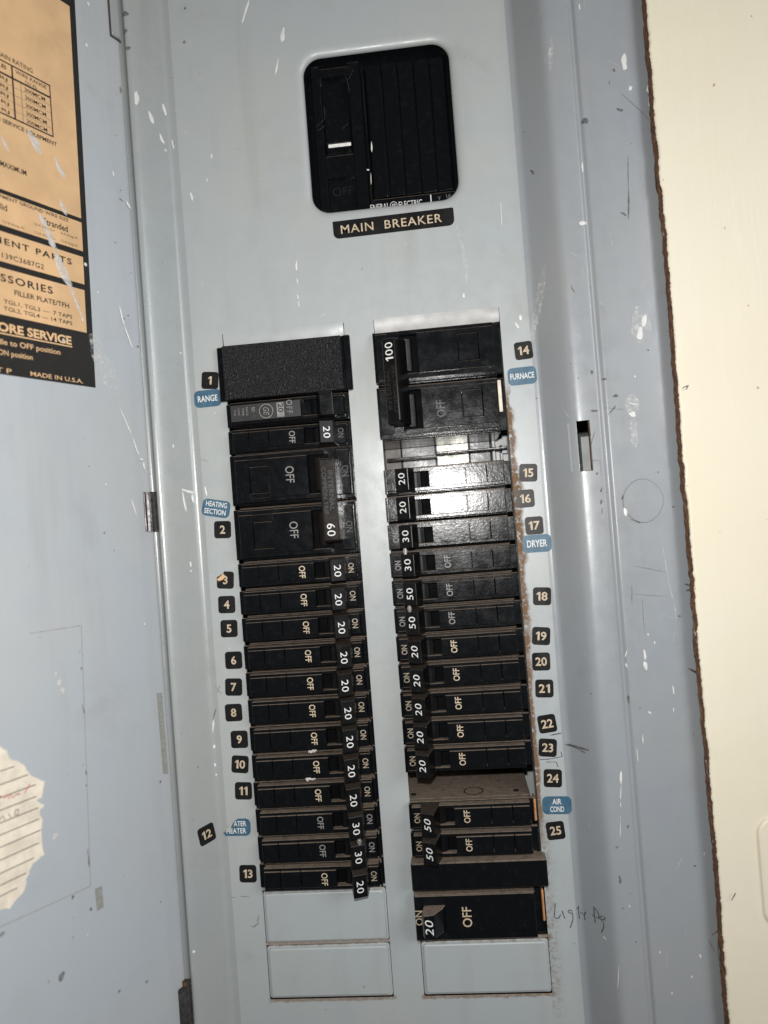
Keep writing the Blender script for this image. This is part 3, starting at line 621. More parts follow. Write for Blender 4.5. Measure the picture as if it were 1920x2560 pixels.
# rating label on the door: black backing, buff panels, print  (s = distance from the hinge)
Y0 = -.16
b = B(); b.plate([(-190, -21.8), (-28.1, -21.8), (-24.9, 147.5), (-24.9, 170), (-190, 170)], Y0 - .10, .1)
lab = link('rating_label', b.mesh('rating_label'), door, 'label_black'); lab['label'] = 'orange and black printed rating label'
def panel(z0, z1, s0=30.3, s1=None):
    k = lambda z: s0 - (z - 1) * .017
    b = B(); b.plate([(-186, z0), (-k(z0), z0), (-k(z1), z1), (-186, z1)], Y0 - .15, Y0 - .105)
    return link('printed_panel', b.mesh('printed_panel'), lab, 'label_paper')
panel(50.4, 142.8, 30.4); panel(36.2, 48.6, 30.4); panel(21.9, 33.7, 30.6); panel(1.2, 19.4, 30.8)
YT = Y0 - .19
def dtxt(s, s0, s1, z, h, mat='label_black', bold=.01, space=1.0): return text(lab, s, -(s0 + s1) / 2, z, YT, h, abs(s0 - s1), 0, mat, bold, space)
def bar(x0, x1, z0, z1, mat='label_black', name='rule'):
    b = B(); b.box(-x0, -x1, YT - .01, YT + .02, z0, z1); return link(name, b.mesh(name), lab, mat)
dtxt('M', 47, 43.2, 142.0, 4.0, bold=.03)
dtxt('MAIN RATING', 64.5, 48.6, 104.6, 2.0)
for x0, x1, z0, z1 in ((110, 40.6, 102.0, 102.6), (110, 40.8, 96.8, 97.6), (110, 41.2, 80.6, 81.2), (41.2, 40.7, 80.8, 102.4), (58.4, 57.7, 80.8, 102.4)): bar(x0, x1, z0, z1)
for k in range(1, 5): bar(110, 41.2, 97 - k * 3.2 - .05, 97 - k * 3.2 + .05)
bar(54.6, 54.45, 81, 97)
dtxt('WIRE RANGE', 56.6, 42.6, 100.7, 1.5); dtxt('CU AL', 52.5, 47.0, 98.5, 1.3); dtxt('IN LB', 70, 60.5, 100.2, 1.7)
for k in range(5):
    dtxt('300MCM', 53, 43.6, 95.2 - 3.2 * k, 1.7); dtxt('225RJ', 71, 60.4, 95.2 - 3.2 * k, 1.7)
dtxt('AS SERVICE EQUIPMENT', 67.5, 39.3, 78.0, 2.0, bold=.02)
dtxt('MAXIMUM', 66, 54.7, 60.6, 2.2, bold=.015)
dtxt('EQUIPMENT GROUND WIRE SIZE', 72.8, 36.2, 47.3, 1.7, bold=.012)
dtxt('Solid', 70.5, 64.3, 43.5, 2.6); dtxt('Stranded', 48.4, 36.8, 43.6, 2.7, bold=.016)
dtxt('10-4 Awg Cu', 52.8, 43.5, 40.9, 1.2, bold=0); dtxt('6-4 Awg Al', 40.3, 32.4, 40.9, 1.3, bold=0)
dtxt('12-8 Awg Cu', 52.8, 43.5, 37.5, 1.2, bold=0); dtxt('12-8 Awg Al', 40.6, 32.5, 37.6, 1.3, bold=0); dtxt('12-8 Awg Al', 66.5, 57.5, 37.6, 1.2, bold=0)
dtxt('REPLACEMENT PARTS', 96, 36.0, 30.0, 2.6, bold=.02, space=1.25); dtxt('139C3687G2', 67.8, 49.6, 24.4, 2.1, space=1.1)
dtxt('ACCESSORIES', 86, 46.2, 15.6, 3.0, bold=.02, space=1.2)
dtxt('FILLER PLATE/TFH', 63.6, 38.8, 10.9, 2.1, bold=.015); dtxt('TGL1, TGL3 \u2014  7 TAPS', 68.4, 37.6, 6.4, 1.9); dtxt('TGL2, TGL4 \u2014 14 TAPS', 68.6, 37.8, 3.7, 1.9)
dtxt('BEFORE SERVICE', 80, 38.8, -3.6, 3.6, 'label_paper', .035); bar(80, 38.6, -6.35, -5.85, 'label_paper')
dtxt('handle to OFF position', 77, 44.6, -9.6, 2.8, 'label_paper', .012); dtxt('to ON position', 75.6, 57.6, -13.7, 2.8, 'label_paper', .012)
dtxt('T P', 73.5, 67.0, -20.2, 1.8, 'label_paper', .012); dtxt('MADE IN U.S.A.', 59.0, 34.4, -19.9, 1.8, 'label_paper', .012)

# torn sheet of ruled paper, its old outline, tape ghosts
TP = [(-81.8, -158.9), (-79.3, -161.0), (-78.8, -163.9), (-75.5, -165.7), (-72.6, -168.7), (-70.5, -172.9), (-64.7, -176.6), (-66.7, -182.0), (-68.8, -182.7), (-65.9, -185.5), (-68.0, -187.3), (-66.8, -190.6), (-68.0, -193.8), (-67.3, -203.4), (-72.1, -205.0), (-74.8, -208.8), (-75.8, -212.5), (-82.3, -216.5), (-85.9, -215.5)]
Q = []
for a, c in zip(TP, TP[1:]):
    for i in range(4):
        t = i / 4; Q.append((a[0] + (c[0] - a[0]) * t + random.uniform(-.28, .28), a[1] + (c[1] - a[1]) * t + random.uniform(-.28, .28)))
Q.append(TP[-1]); Q += [(-110, -218), (-152, -216), (-153, -158), (-120, -157)]
b = B(); b.plate(Q[::-1], -.55, .1); tp = link('torn_paper', b.mesh('torn_paper'), door, 'paper'); tp['label'] = 'torn yellowed scrap of ruled paper with faint red writing'
RL = [(-77.0, -167.3), (-71.6, -172.0), (-68.8, -176.6), (-68.9, -181.0), (-68.4, -185.4), (-68.4, -189.6), (-68.2, -193.9), (-69.2, -198.3), (-71.6, -202.9), (-75.2, -207.0), (-79.0, -210.7)]
for x, z in RL:
    b = B(); b.box(-148, x, -.60, -.55, z - .17, z + .17); link('ruled_line', b.mesh('ruled_line'), tp, 'paper_line')
V = []; F = []; yf = lambda x, l: -.62
for s in ([(-84.5, -174.5), (-84.2, -178.6), (-83.2, -178.9)], [(-85.5, -176.0), (-82.6, -176.2)], [(-81.8, -177.5), (-80.6, -176.4), (-80.0, -178), (-79.0, -176.8), (-78.4, -178.2), (-77, -177.6), (-75.4, -177.8)], [(-73.5, -178.2), (-71.0, -175.4)]): ribbon(V, F, s, .42, yf)
for o_ in (-12, -24, -36): ribbon(V, F, [(-84 + o_, -178), (-80 + o_, -175), (-78 + o_, -178), (-75 + o_, -176)], .42, yf)
stuff('red_writing', V, F, tp, 'red_ink', 'faint red handwriting')
V = []; F = []; yf = lambda x, l: -.62
for s in ([(-84, -184.2), (-82.5, -183.2), (-82, -185)], [(-80.5, -183.2), (-79.6, -185)], [(-77.6, -182.8), (-76.2, -183.4), (-77, -185), (-78.2, -184.4), (-77.4, -182.8)]): ribbon(V, F, s, .3, yf)
stuff('pencil_writing', V, F, tp, 'pencil', 'faint pencil handwriting')
V = []; F = []; yf = lambda x, l: -.10 - l
for a, c in (((-66.9, -120.1), (-43.5, -120.7)), ((-43.5, -120.7), (-47.5, -224.0)), ((-47.5, -224.0), (-86.3, -221.3))): ribbon(V, F, [a, c], .5, lambda x, l: -.30)
stuff('glue_outline', V, F, door, 'tape', 'old glue outline of the missing sheet')
for P in ([(-6.1, -156.4), (-3.0, -157.0), (-2.6, -193.6), (-5.6, -192.7)], [(-45.5, -226.1), (-42.2, -226.3), (-42, -235), (-45.2, -235)]):
    b = B(); b.plate(P[::-1], -.33, -.12); link('tape_mark', b.mesh('tape_mark'), door, 'tape')
dy = lambda x, l: -.42 - l
def dblobs(T, fl=False):
    V = []; F = []
    for s0, z0, s1, z1, w in T: blob(V, F, -s0, z0, -s1, z1, w, dy, .35 if fl else .2)
    return V, F
stuff('paint_drips', *dblobs([a for a in DOOR_DRIPS if a[0] < 30]), door, 'splat', 'dried white paint drips and spots', True)
stuff('paint_streaks', *dblobs([a for a in DOOR_DRIPS if a[0] >= 30]), door, 'streak', 'thin white paint streaks across the label', True)
stuff('dirt_marks', *dblobs(DOOR_MARKS, True), door, 'dirt_thin', 'dark specks and scuffs')
V = []; F = []
ribbon(V, F, [(-29.2, 1), (-27, -2.4), (-25.5, -8), (-21, -15), (-17.5, -25.9)], 8.5, dy, True); ribbon(V, F, [(-18, -24), (-15.7, -29.6), (-12, -37), (-8, -47), (-4.2, -55), (-2.5, -60)], 1.3, dy, True)
ribbon(V, F, [(-52, 47), (-45, 35), (-38, 20), (-33, 8)], 3.0, lambda x, l: -.5, True)
stuff('paint_smears', V, F, door, 'smear', 'rubbed translucent paint smears')

# ------------------------------------------------------------------ cream wall board with its rough cut edge
wall = tag(empty('wall', (240, -9, -60)), kind='structure')
wall['label'] = 'cream painted wall board cut away roughly beside the panel'
def xe(z):
    return 135.5 + .0 * z + .9 * mnoise.noise(Vector((z * .02, 1.3, 0))) + .75 * mnoise.noise(Vector((z * .09, 4.1, 0))) + .40 * mnoise.noise(Vector((z * .33, 9.1, 0))) + .22 * mnoise.noise(Vector((z * .9, 3.1, 2)))
WZ0, WZ1, NW = -520.0, 400.0, 1150
zs = [WZ0 + (WZ1 - WZ0) * i / NW for i in range(NW + 1)]
def w2(x, y, z): return (x - 240, y + 9, z + 60)
V = []; F = []
cols = [0, .35, 1.2, 4, 30, 200, 520]
for z in zs:
    e = xe(z) + .35 * mnoise.noise(Vector((z * 1.1, 2.2, 5)))
    lift = max(0, mnoise.noise(Vector((z * .05, 7.7, 1)))) * .6
    for k, c in enumerate(cols): V.append(w2(e + c, -19 + (.45 if k == 0 else 0) - (lift if k in (1, 2) else 0), z))
nc = len(cols)
for i in range(NW):
    for k in range(nc - 1): a = i * nc + k; F.append((a, a + 1, a + nc + 1, a + nc))
link('wall_board', mesh('wall_board', V, F), wall, 'cream', smooth=True)
V = []; F = []; ds = [0, .5, 1.5, 3, 5, 7.5, 11.5]
for z in zs:
    for k, d in enumerate(ds):
        rgh = .0 if k == 0 else .30 * mnoise.noise(Vector((z * .23, d * .5, 11))) + .18 * mnoise.noise(Vector((z * 2.3, d * 1.9, 3)))
        e = xe(z) + (.35 * mnoise.noise(Vector((z * 1.1, 2.2, 5))) if k == 0 else 0)
        V.append(w2(e - .08 - d * .02 + rgh - (.12 if k > 0 else 0), -18.6 + d * .46, z))
nd = len(ds)
for i in range(NW):
    for k in range(nd - 1): a = i * nd + k; F.append((a, a + nd, a + nd + 1, a + 1))
link('cut_edge', mesh('cut_edge', V, F), wall, 'board_edge')
# painted-over blank plate at the right border
b = B(); b.plate([(x + 176.5, z - 245.5) for x, z in rrect(48, 46, 7, 6)], -20.4, -18.8, 1.2)
cp = link('cover_plate', b.mesh('cover_plate'), None, 'cream', smooth=False); tag(cp, 'rounded blank cover plate painted cream on the wall board', 'cover plate')
# a few loose fibres on the board edge
V = []; F = []
for pts in ([(134.6, -161.5), (131.8, -159.9)], [(139.5, -256.2), (141.5, -253.0)], [(137, -41), (139.4, -40.2), (138.2, -42.0)], [(134.4, -124.5), (132.6, -123.8)], [(134.6, -126.3), (132.9, -126.6)]): ribbon(V, F, pts, .4, lambda x, l: -20.4 if x > 136 else -16, True)
stuff('loose_fibres', V, F, wall, 'dirt', 'loose dark fibres at the cut edge')
for o_ in wall.children:
    if o_.name.startswith('loose_fibres'): o_.location = Vector((-240, 9, 60)) * S
M['emboss'] = simple('embossed black', (.011, .011, .012), .3)
WORDS = {'3': 'three', '4': 'four', '5': 'five', '6': 'six', '7': 'seven', '8': 'eight', '9': 'nine', '10': 'ten', '11': 'eleven', '13': 'thirteen', '15': 'fifteen', '16': 'sixteen', '19': 'nineteen', '20': 'twenty', '21': 'twenty-one', '22': 'twenty-two', '23': 'twenty-three'}
# ------------------------------------------------------------------ breakers.  local: u (mm from the outer end) -> x = u - 28.9 ; z centred on the pole ; y = 0 at the cover sheet
C0 = 28.9
def rows(r0, r1): return -(r0 + r1) / 2 * U
LX, RX = CL[0] + C0 + 1.2, CRI[1] - 2.4 - C0
def half_body_bm(b, zc=0.0, hh=6.3):
    def bx(u0, u1, y0, y1, z0, z1, bev=.18): b.box(u0 - C0, u1 - C0, y0, y1, zc + z0, zc + z1, bev)
    k = hh - 6.3
    bx(.6, 58.8, 1.6, 40, -hh + .12, hh - .12, .3)                 # case behind the cover
    bx(1.2, 55.6, -1.0, 1.9, -hh + .55, hh - .55, .25)              # shoulder
    bx(-1.6, 1.6, -.4, 1.9, -hh + .9, hh - .9, .2)
    bx(1.5, 43.0, -5.0, -.6, hh - 2.75, hh - 1.15, .2)              # upper rail
    bx(1.5, 43.2, -5.0, -.6, -hh + 1.15, -hh + 2.75, .2)            # lower rail
    bx(1.8, 9.3, -5.92, -.6, -hh + 2.5, hh - 2.5); bx(9.55, 18.7, -5.98, -.6, -hh + 2.5, hh - 2.5); bx(18.95, 35.4, -5.95, -.6, -hh + 2.5, hh - 2.5)
    bx(49.4, 54.6, -4.9, -.6, -hh + 1.7, hh - 1.9); bx(49.4, 54.6, -4.4, -.7, hh - 1.8, hh - .9, .15); bx(55.1, 55.9, -3.2, -.7, -hh + .8, hh - .8, .15)
def full_body_bm(b, zc=0.0, square=True, win=(36.0, 42.5)):
    def bx(u0, u1, y0, y1, z0, z1, bev=.2): b.box(u0 - C0, u1 - C0, y0, y1, zc + z0, zc + z1, bev)
    hh = 12.6
    bx(.6, 58.8, 1.6, 40, -hh + .12, hh - .12, .3)
    bx(1.2, 56.2, -1.0, 1.9, -hh + .6, hh - .6, .25)
    bx(-1.8, 1.7, -.3, 1.9, -hh + .9, hh - .9, .2)
    bx(1.6, 44.0, -5.2, -.6, hh - 3.9, hh - 1.6); bx(1.6, 44.0, -5.2, -.6, -hh + 1.6, -hh + 3.6)
    zf0, zf1 = -hh + 3.4, hh - 3.7
    if square:                                                       # test square: four pieces round a slightly sunk tile
        bx(2.0, 8.4, -6.2, -.6, zf0, zf1); bx(17.8, win[0], -6.2, -.6, zf0, zf1)
        bx(8.2, 18.0, -6.18, -.6, zf1 - 3.4, zf1 - .1, .1); bx(8.2, 18.0, -6.18, -.6, zf0 + .1, zf0 + 2.2, .1)
        bx(8.65, 17.55, -6.0, -.6, zf0 + 2.4, zf1 - 3.6, .15)
    else: bx(2.0, win[0], -6.2, -.6, zf0, zf1)
    bx(49.2, 55.0, -5.0, -.6, -hh + 2.4, hh - 2.4); bx(55.4, 56.2, -3.2, -.7, -hh + 1.0, hh - 1.0, .15)
def window_skirt(b, zc, hh, u0=38.6, u1=44):
    b.prism([(u0 - C0, -1.3), (u0 + .6 - C0, -3.0), (u0 + 2.4 - C0, -4.0), (u1 - C0, -4.4), (u1 - C0, -1.3)], zc - hh, zc + hh, bev=.12)
def handle_bm(b, zc, hz, u0=41.8, u1=50.2, t0=44.3, t1=50.2, yt=-14.6, tz=None, bev=.28, tip=2.2):
    tz = tz or hz - .35
    b.prism([(u0 - C0, -1.0), (u0 + .3 - C0, -5.5), (t0 - C0, yt - tip * .4), (t1 - C0, yt + tip * .6), (t1 + .1 - C0, yt + 3), (u1 - C0, -1.0)], zc - hz, zc + hz, zc - tz, zc + tz, bev=bev, ytop=-9)

b = B(); half_body_bm(b); ME_BODY = b.mesh('body'); ME_BODY.materials.append(M['plastic'])
b = B(); b.box(35.2 - C0, 44 - C0, -1.75, -.5, -3.7, 3.7); ME_SLOT = b.mesh('handle_slot'); ME_SLOT.materials.append(M['matte'])
b = B(); b.box(35.7 - C0, 45 - C0, -1.75, -.5, -9.1, 8.8); ME_SLOT2 = b.mesh('handle_slot'); ME_SLOT2.materials.append(M['matte'])
b = B(); handle_bm(b, 0, 5.35); window_skirt(b, 0, 3.4); ME_HANDLE = b.mesh('handle'); ME_HANDLE.materials.append(M['handle'])
b = B(); b.cyl((48 - C0, -13.2, 0), .75, 3.2, n=12); b.cyl((48 - C0, -13.2, 0), 1.0, 1.3, n=12); ME_TIE = b.mesh('handle_tie'); ME_TIE.materials.append(M['pin'])

def lettering(body, handle, zc, amp, off='cream_ink', on='ink_dim', dz=0.0, italic=0.0):
    link('handle_slot', ME_SLOT, body)
    if off: text(body, 'OFF', 29.8 - C0, zc - .1, -6.06, 2.9, 5.6, -90, off, .014)
    if on: text(body, 'ON', 52.3 - C0, zc + .2, -5.02, 2.7, 4.4, -90, on, .014)
    if amp: text(handle, amp, 47.3 - C0, zc - .3 + dz, -14.43, 3.1, 5.2, -90, 'white_ink', .0, 1.08, italic, name='rating_number', turn=math.atan2(2.2, 6.0))
def place(side, z, label, cat='circuit breaker', group=None, name='circuit_breaker', tilt=0.0, dx=0.0):
    return empty(name, ((LX if side == 'L' else RX) + dx, 0, z), (0, 0 if side == 'L' else math.pi, 0) if not tilt else (0, (0 if side == 'L' else math.pi) + R(tilt), 0), label, cat, group)
def jit(): return random.uniform(-.16, .16)
def clip(parent, z0, z1, u=-.6):
    b = B(); b.box(u - .5 - C0, u + .5 - C0, -1.4, 6, z0, z1, .35)
    link('terminal_clip', b.mesh('terminal_clip'), parent, 'copper')
def single(side, r, amp, label, off='cream_ink', on='ink_dim', italic=0.0):
    e = place(side, rows(r, r + 1) + jit(), label, group='half-size single breakers', tilt=random.uniform(-.35, .35), dx=random.uniform(-.15, .15))
    bd = link('body', ME_BODY, e); h = link('handle', ME_HANDLE, e, loc=(random.uniform(-.25, .25), 0, 0))
    e.rotation_euler[0] = R(random.uniform(-1.1, 1.1))
    lettering(bd, h, 0, amp, off, on, italic=italic); return e
def double(side, r, amp, label, off='cream_ink', on='ink_dim', italic=0.0, tie=True):
    e = place(side, rows(r, r + 2) + jit(), label, group='half-size double breakers', name='double_breaker', tilt=random.uniform(-.3, .3))
    for s in (1, -1):
        bd = link('body', ME_BODY, e, loc=(0, 0, s * 6.35)); h = link('handle', ME_HANDLE, e, loc=(0, 0, s * 6.35))
        lettering(bd, h, 0, amp, off, on, italic=italic)
    if tie: link('handle_tie', ME_TIE, e)
    return e

# left column -----------------------------------------------------------------
fp = empty('filler_plate', (-36, -2, -13), label='pebbled black plastic filler plate covering the top left slot above a breaker', cat='filler plate')
b = B(); b.box(-28.4, 27.6, -2.2, 3.5, -12.9, 12.4, .35); link('face', b.mesh('face'), fp, 'pebbled', rot=(0, 0, R(.5)))
b = B(); b.box(-31.3, -28.2, -.6, 1.6, -13.1, 12.4, .4); link('side_flange', b.mesh('side_flange'), fp, 'plastic_gloss')
b = B(); b.box(27.6, 28.6, -1.0, 2.0, -12.8, 12.3, .2); b.box(28.4, 31.6, -1.6, 1.6, -13.0, 12.5, .5); link('side_flange', b.mesh('side_flange'), fp, 'plastic_gloss')

e = place('L', rows(2, 3) - 1.0, 'half-size black breaker with a round printed maker mark, right under the pebbled filler plate', group='half-size single breakers', tilt=-.3)
bd = link('body', ME_BODY, e); b = B(); handle_bm(b, .4, 5.6, yt=-9.5, t0=44.2, tip=.4); window_skirt(b, 0, 3.4); h = link('handle', b.mesh('handle'), e, 'plastic')
b = B(); b.box(2.0 - C0, 34.6 - C0, -6.06, -5.97, -3.7, 3.7); fl = link('printed_face', b.mesh('printed_face'), e, 'grey_label')
text(fl, 'OFF', 29.6 - C0, 1.0, -6.12, 2.7, 6.3, -90, 'grey_ink', .0, 1.2)
b = B(); b.box(23.6 - C0, 27.0 - C0, -6.10, -6.065, -3.3, 3.3); link('rating_block', b.mesh('rating_block'), fl, 'grey_ink'); text(fl, '20', 25.4 - C0, .9, -6.13, 2.6, 4.2, -90, 'label_black', .02)
V = []; F = []; n = 28                                           # round maker mark
for i in range(n):
    a = 2 * math.pi * i / n
    for rr in (3.35, 3.0): V.append((18.6 - C0 + rr * math.cos(a), -6.1, rr * math.sin(a)))
for i in range(n): j = (i + 1) % n; F.append((2 * i, 2 * i + 1, 2 * j + 1, 2 * j))
link('maker_mark', mesh('maker_mark', V, F), fl, 'grey_ink'); text(fl, 'GE', 18.6 - C0, 0, -6.12, 2.6, 3.6, -90, 'grey_ink', .0, 1, .25)
text(fl, '10', 12.6 - C0, 1.4, -6.12, 1.6, 2.2, -90, 'grey_ink', .0); text(fl, 'C', 12.8 - C0, -2.2, -6.12, 1.6, 1.6, -90, 'faint_ink', .0)
for i in range(4): text(fl, ('HACR', 'TYPE', '120V', 'THQ')[i], 9.6 - C0 - 1.9 * i, .6, -6.12, 1.0, 4.0 - .4 * i, -90, 'grey_ink', .0)
single('L', 3, '20', 'half-size black breaker marked 20 directly above the wide breaker marked 60', 'grey_ink', 'faint_ink').location.z -= .0012
# two-pole 60
def two_pole(side, r, amp, label, emboss, off, on, dzamp, hmat, u, hspan, tip=2.2):
    e = place(side, rows(r, r + 4), label, name='two_pole_breaker')
    for s in (1, -1):
        b = B(); full_body_bm(b, 0); bd = link('body', b.mesh('body'), e, 'plastic', (0, 0, s * 12.75))
        link('handle_slot', ME_SLOT2, bd)
        if off and not (s < 0 and side == 'R'): text(bd, 'OFF', 27.5 - C0, 0.6, -6.3, 4.0, 7.6, -90, off, .004)
        if on: text(bd, 'ON', 53.0 - C0, 0.3, -5.12, 3.0, 5.0, -90, on, .004)
    b = B(); handle_bm(b, 0, hspan, u[0], u[1], u[2], u[3], -15.0, hspan - 1.0, .7, tip)
    for s in (1, -1): window_skirt(b, s * 12.75, 7.4, u[0] - 2.5, u[0] + 1)
    h = link('handle', b.mesh('handle'), e, hmat)
    text(h, amp, (u[2] + u[3]) / 2 - C0, dzamp, -15.12 + tip * .12, 3.7, 5.6 if len(amp) == 2 else 8.2, -90, 'white_ink', .0, 1.1, name='rating_number', turn=math.atan2(tip, u[3] - u[2]))
    if emboss:
        for k, t in enumerate(emboss): text(h, t, (u[2] + u[3]) / 2 + (1.3, -1.5)[k] - C0, 4.0 * (1 if dzamp < 0 else -1), -15.12 + tip * .12 + (1.3, -1.5)[k] * tip / (u[3] - u[2]), 2.0, 18 if k == 0 else 21, -90, 'label_black', .0, turn=math.atan2(tip, u[3] - u[2]))
    return e
two_pole('L', 4, '60', 'wide two-pole breaker with long brown-black handle marked 60 beside sticker 2', ('INTERNAL', 'COMMON TRIP'), 'grey_ink', 'faint_ink', -13.4, 'handle_brown', (40.6, 49.6, 42.6, 49.6), 19.5, 0.0)
LN = {8: ('20', '3', 'cream_ink'), 9: ('20', '4', 'cream_ink'), 10: ('20', '5', 'cream_ink'), 11: ('20', '6', 'cream_ink'), 12: ('20', '7', 'cream_ink'), 13: ('20', '8', 'cream_ink'), 14: ('20', '9', 'cream_ink'), 15: ('20', '10', 'cream_ink'), 16: ('20', '11', 'cream_ink'), 19: ('20', '13', 'cream_ink')}
for r, (amp, st, ink) in LN.items():
    e = single('L', r, amp, 'half-size black breaker marked %s, handle tipped right, beside the sticker numbered %s' % (amp, WORDS[st]), ink, 'ink_dim')
double('L', 17, '30', 'tied pair of half-size black breakers marked 30 beside the torn blue water heater sticker', 'grey_ink', 'grey_ink')
# right column ----------------------------------------------------------------
e100 = two_pole('R', 0, '100', 'wide two-pole breaker with long handle marked 100 beside the furnace sticker', ('INTERNAL', 'COMMON TRIP'), 'faint_ink', None, -12.6, 'handle', (41.0, 51.0, 45.4, 51.4), 19.6)
b = B(); b.box(-.5 - C0, 1.1 - C0, -1.6, 5, 2, 16.5, .2)
clip2 = link('paper_tag', b.mesh('paper_tag'), e100, 'paper')
for r, amp, st in ((5, '20', '15'), (6, '20', '16')): single('R', r, amp, 'half-size black breaker marked %s shining in the flash beside the sticker numbered %s' % (amp, WORDS[st]), None, None)
double('R', 7, '30', 'tied pair of half-size black breakers marked 30 beside the blue dryer sticker', 'grey_ink', 'grey_ink')
double('R', 9, '50', 'tied pair of half-size black breakers marked 50 beside sticker 18', 'grey_ink', 'grey_ink')
for r, st in ((11, '19'), (12, '20'), (13, '21'), (14, '22'), (15, '23')): single('R', r, '20', 'half-size black breaker marked 20, handle tipped left, beside the sticker numbered %s' % WORDS[st], italic=.1)
e = double('R', 17, '50', 'pair of half-size black breakers marked 50 below the empty slot, by the air cond sticker', italic=.2, tie=False)
clip(e, -11.5, -1.5, -.9)
# rivets and oval mark on the dusty upper side of that pair (local z points down on this column)
b = B()
for u in (6.5, 54.0): b.cyl((u - C0, 7.0, -12.62), 1.3, .5, n=14)
link('rivet_hole', b.mesh('rivet_hole'), e, 'label_black')
V = []; F = []
for i in range(28):
    a = 2 * math.pi * i / 28
    for rr in (1.0, .88): V.append((26 - C0 + 4.6 * rr * math.cos(a), 9.0 + 5.2 * rr * math.sin(a), -12.62))
for i in range(28): j = (i + 1) % 28; F.append((2 * i, 2 * i + 1, 2 * j + 1, 2 * j))
link('oval_mark', mesh('oval_mark', V, F), e, 'label_black')
# snap-in blank block
fb = empty('filler_block', (36.2, -2, rows(19, 20)), label='plain black filler block with a dusty top, below the breaker pair marked 50', cat='filler block')
b = B(); b.box(-30.4, 30.0, -5.5, 3.2, -6.3, 5.9, .5); b.box(-28, 27, 3, 20, -5.2, 5.2, .3); link('block', b.mesh('block'), fb, 'plastic_gloss')
# lone full-size 20
e = place('R', rows(20, 22), 'full-size black breaker marked 20 above the lowest knockout plate, beside the pencilled word', dx=-1.4)
b = B()
b.box(-3.6 - C0, 58.0 - C0, 1.6, 40, -12.4, 12.4, .3); b.box(-2.2 - C0, 1.2 - C0, .2, 2, -10, 10.5, .3); b.box(1.0 - C0, 55.2 - C0, -4.6, 2.0, -9.6, 10.9, .35); b.box(1.4 - C0, 55.0 - C0, -5.4, -3.0, -9.4, 7.2, .25)
bd = link('body', b.mesh('body'), e, 'plastic_gloss')
text(bd, 'OFF', 31.8 - C0, .4, -5.5, 4.2, 9.0, -90, 'cream_ink', .008); text(bd, 'ON', 53.4 - C0, .2, -5.5, 3.4, 6.6, -90, 'cream_ink', .008)
b = B(); b.prism([(40.6 - C0, -4), (42.2 - C0, -9), (46.2 - C0, -14.5), (50.6 - C0, -15.2), (51.6 - C0, -12), (50.8 - C0, -4)], -5.2, 5.6, -5.4, 5.0, bev=.5, ytop=-9)
h = link('handle', b.mesh('handle'), e, M['plastic_gloss']); text(h, '20', 48.4 - C0, -.6, -15.6, 3.6, 6.4, -90, 'white_ink', .0, 1.1, .2, name='rating_number')
clip(e, -8.5, 5.5, -2.6)
# dust fluff caught between two left breakers
V = []; F = []
for cx, cz in ((-35.5, rows(15, 15) + .6), (-36.8, rows(16, 16) + .6)):
    for k in range(7): x = cx + random.uniform(-2, 2); blob(V, F, x - .9, cz + random.uniform(-.3, .5), x + .9, cz + random.uniform(-.3, .5), random.uniform(.6, 1.2), lambda x_, l: -5.2 - l, .5, 0)
df = link('dust_fluff', mesh('dust_fluff', V, F), None, 'dustfluff'); tag(df, 'pale fluff of dust caught between breakers beside stickers 9 to 11', 'dust', kind='stuff')

# ------------------------------------------------------------------ main breaker in its recess
mb = empty('main_breaker', (16.75, 8, 94.75), label='large black main breaker with ribbed face, recessed above the main breaker strip', cat='main breaker')
def mpart(name, mat, *boxes, bev=.4):
    b = B()
    for q in boxes: b.box(q[0] - 16.75, q[1] - 16.75, q[2] - 8, q[3] - 8, q[4] - 94.75, q[5] - 94.75, bev)
    return link(name, b.mesh(name), mb, mat)
body = mpart('housing', 'plastic_gloss', (-24, 58, 9.5, 50, 50, 138), (-14.6, -10.2, 5.4, 12, 60.2, 130.4), (3.0, 8.9, 5.4, 12, 60.2, 130.4), (-10.5, 3.4, 5.5, 12, 76.4, 87.0), (-10.5, 3.4, 5.5, 12, 124.8, 128.9), (-10.5, 3.4, 7.6, 12, 60.3, 77))
b = B(); X = lambda x: x - 16.75
b.prism([(X(9.6), 3), (X(9.6), -2.2), (X(10.6), -2.8), (X(11.4), 3)], 63.5 - 94.75, 128.4 - 94.75, bev=.2)
for i in range(5):
    x0 = 11.6 + i * 7.6; b.prism([(X(x0), 3), (X(x0 + .1), -1.3), (X(x0 + 6.2), -2.1), (X(x0 + 7.4), -.9), (X(x0 + 7.5), 3)], 65 - 94.75, 128.2 - 94.75, bev=.25)
link('ribbed_cover', b.mesh('ribbed_cover'), mb, 'plastic_gloss')
strip = mpart('name_strip', 'plastic_gloss', (9.6, 49.5, 6.4, 12, 52.0, 64.4))
text(strip, 'GENERAL      ELECTRIC', 20.4 - 16.75, 60.6 - 94.75, 6.25 - 8, 2.9, 26.4, 0, 'white_ink', .0)
V = []; F = []
for i in range(20):
    a = 2 * math.pi * i / 20
    for rr in (1.75, 1.5): V.append((20.2 - 16.75 + rr * math.cos(a), 6.25 - 8, 60.7 - 94.75 + rr * math.sin(a)))
for i in range(20): j = (i + 1) % 20; F.append((2 * i, 2 * i + 1, 2 * j + 1, 2 * j))
link('maker_mark', mesh('maker_mark', V, F), strip, 'white_ink'); text(strip, 'ge', 20.2 - 16.75, 60.7 - 94.75, 6.24 - 8, 1.4, 1.8, 0, 'white_ink', 0, 1, .2)
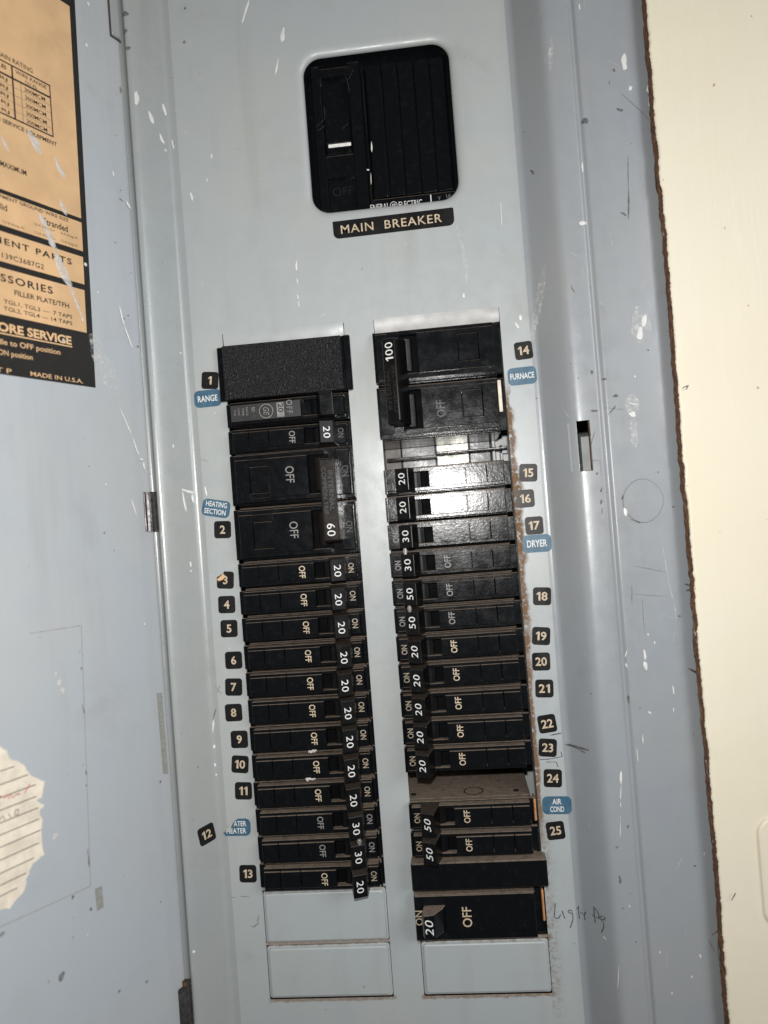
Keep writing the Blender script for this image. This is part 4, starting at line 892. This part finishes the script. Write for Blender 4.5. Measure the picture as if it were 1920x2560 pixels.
b = B(); b.box(37.6 - 16.75, 38.1 - 16.75, 6.2 - 8, 6.3 - 8, 60 - 94.75, 63.6 - 94.75); link('rule', b.mesh('rule'), strip, 'white_ink')
text(strip, 'V', 41.8 - 16.75, 61.6 - 94.75, 6.25 - 8, 1.8, 1.0, 0, 'grey_ink', .0); text(strip, 'UL', 46.4 - 16.75, 62.2 - 94.75, 6.25 - 8, 1.6, 2.6, 0, 'grey_ink', .0)
b = B(); b.prism([(X(-9.7), 3.5), (X(-9.7), -.5), (X(2.6), -.5), (X(2.6), 3.5)], 87.4 - 94.75, 108.2 - 94.75, bev=.4)
b.box(X(-9.5), X(2.5), -3.4, 1, 89.6 - 94.75, 92.8 - 94.75, .4)
tg = link('toggle', b.mesh('toggle'), mb, 'plastic')
b = B(); b.box(X(-8.4), X(2.4), -3.62, -3.3, 90.4 - 94.75, 92.0 - 94.75, .12); link('white_bar', b.mesh('white_bar'), tg, 'white_plastic')
text(body, 'OFF', -3.4 - 16.75, 70.5 - 94.75, 7.5 - 8, 4.2, 10.0, 0, 'emboss', .0)

V = []; F = []                                                    # cobweb hairs and a paint scratch over the main breaker
for pts in ([(6.2, 126.5), (3.8, 122.6), (2.8, 121.8)], [(-13.4, 101.4), (-9.4, 104.6)], [(-12.8, 99.6), (-9.2, 101.6)], [(-9.2, 110.8), (-9.0, 107.0), (-9.4, 104.4)], [(2.2, 124), (3.1, 120), (3.4, 116)], [(-1.2, 99.0), (1.6, 101.2)]):
    ribbon(V, F, [(x - 16.75, z - 94.75) for x, z in pts], .13, lambda x, l: -3.0)
stuff('cobweb', V, F, mb, 'faint_ink', 'pale cobweb hairs')
V = []; F = []
blob(V, F, 12.6 - 16.75, 87.5 - 94.75, 12.4 - 16.75, 82.5 - 94.75, .6, lambda x, l: -11.0 - l); blob(V, F, 9.4 - 16.75, 74.6 - 94.75, 10.6 - 16.75, 74.2 - 94.75, .8, lambda x, l: -11.2 - l); blob(V, F, 11.2 - 16.75, 73 - 94.75, 11.0 - 16.75, 67.5 - 94.75, .35, lambda x, l: -11.0 - l)
stuff('paint_drips', V, F, mb, 'splat', 'small white paint drips on the main breaker')
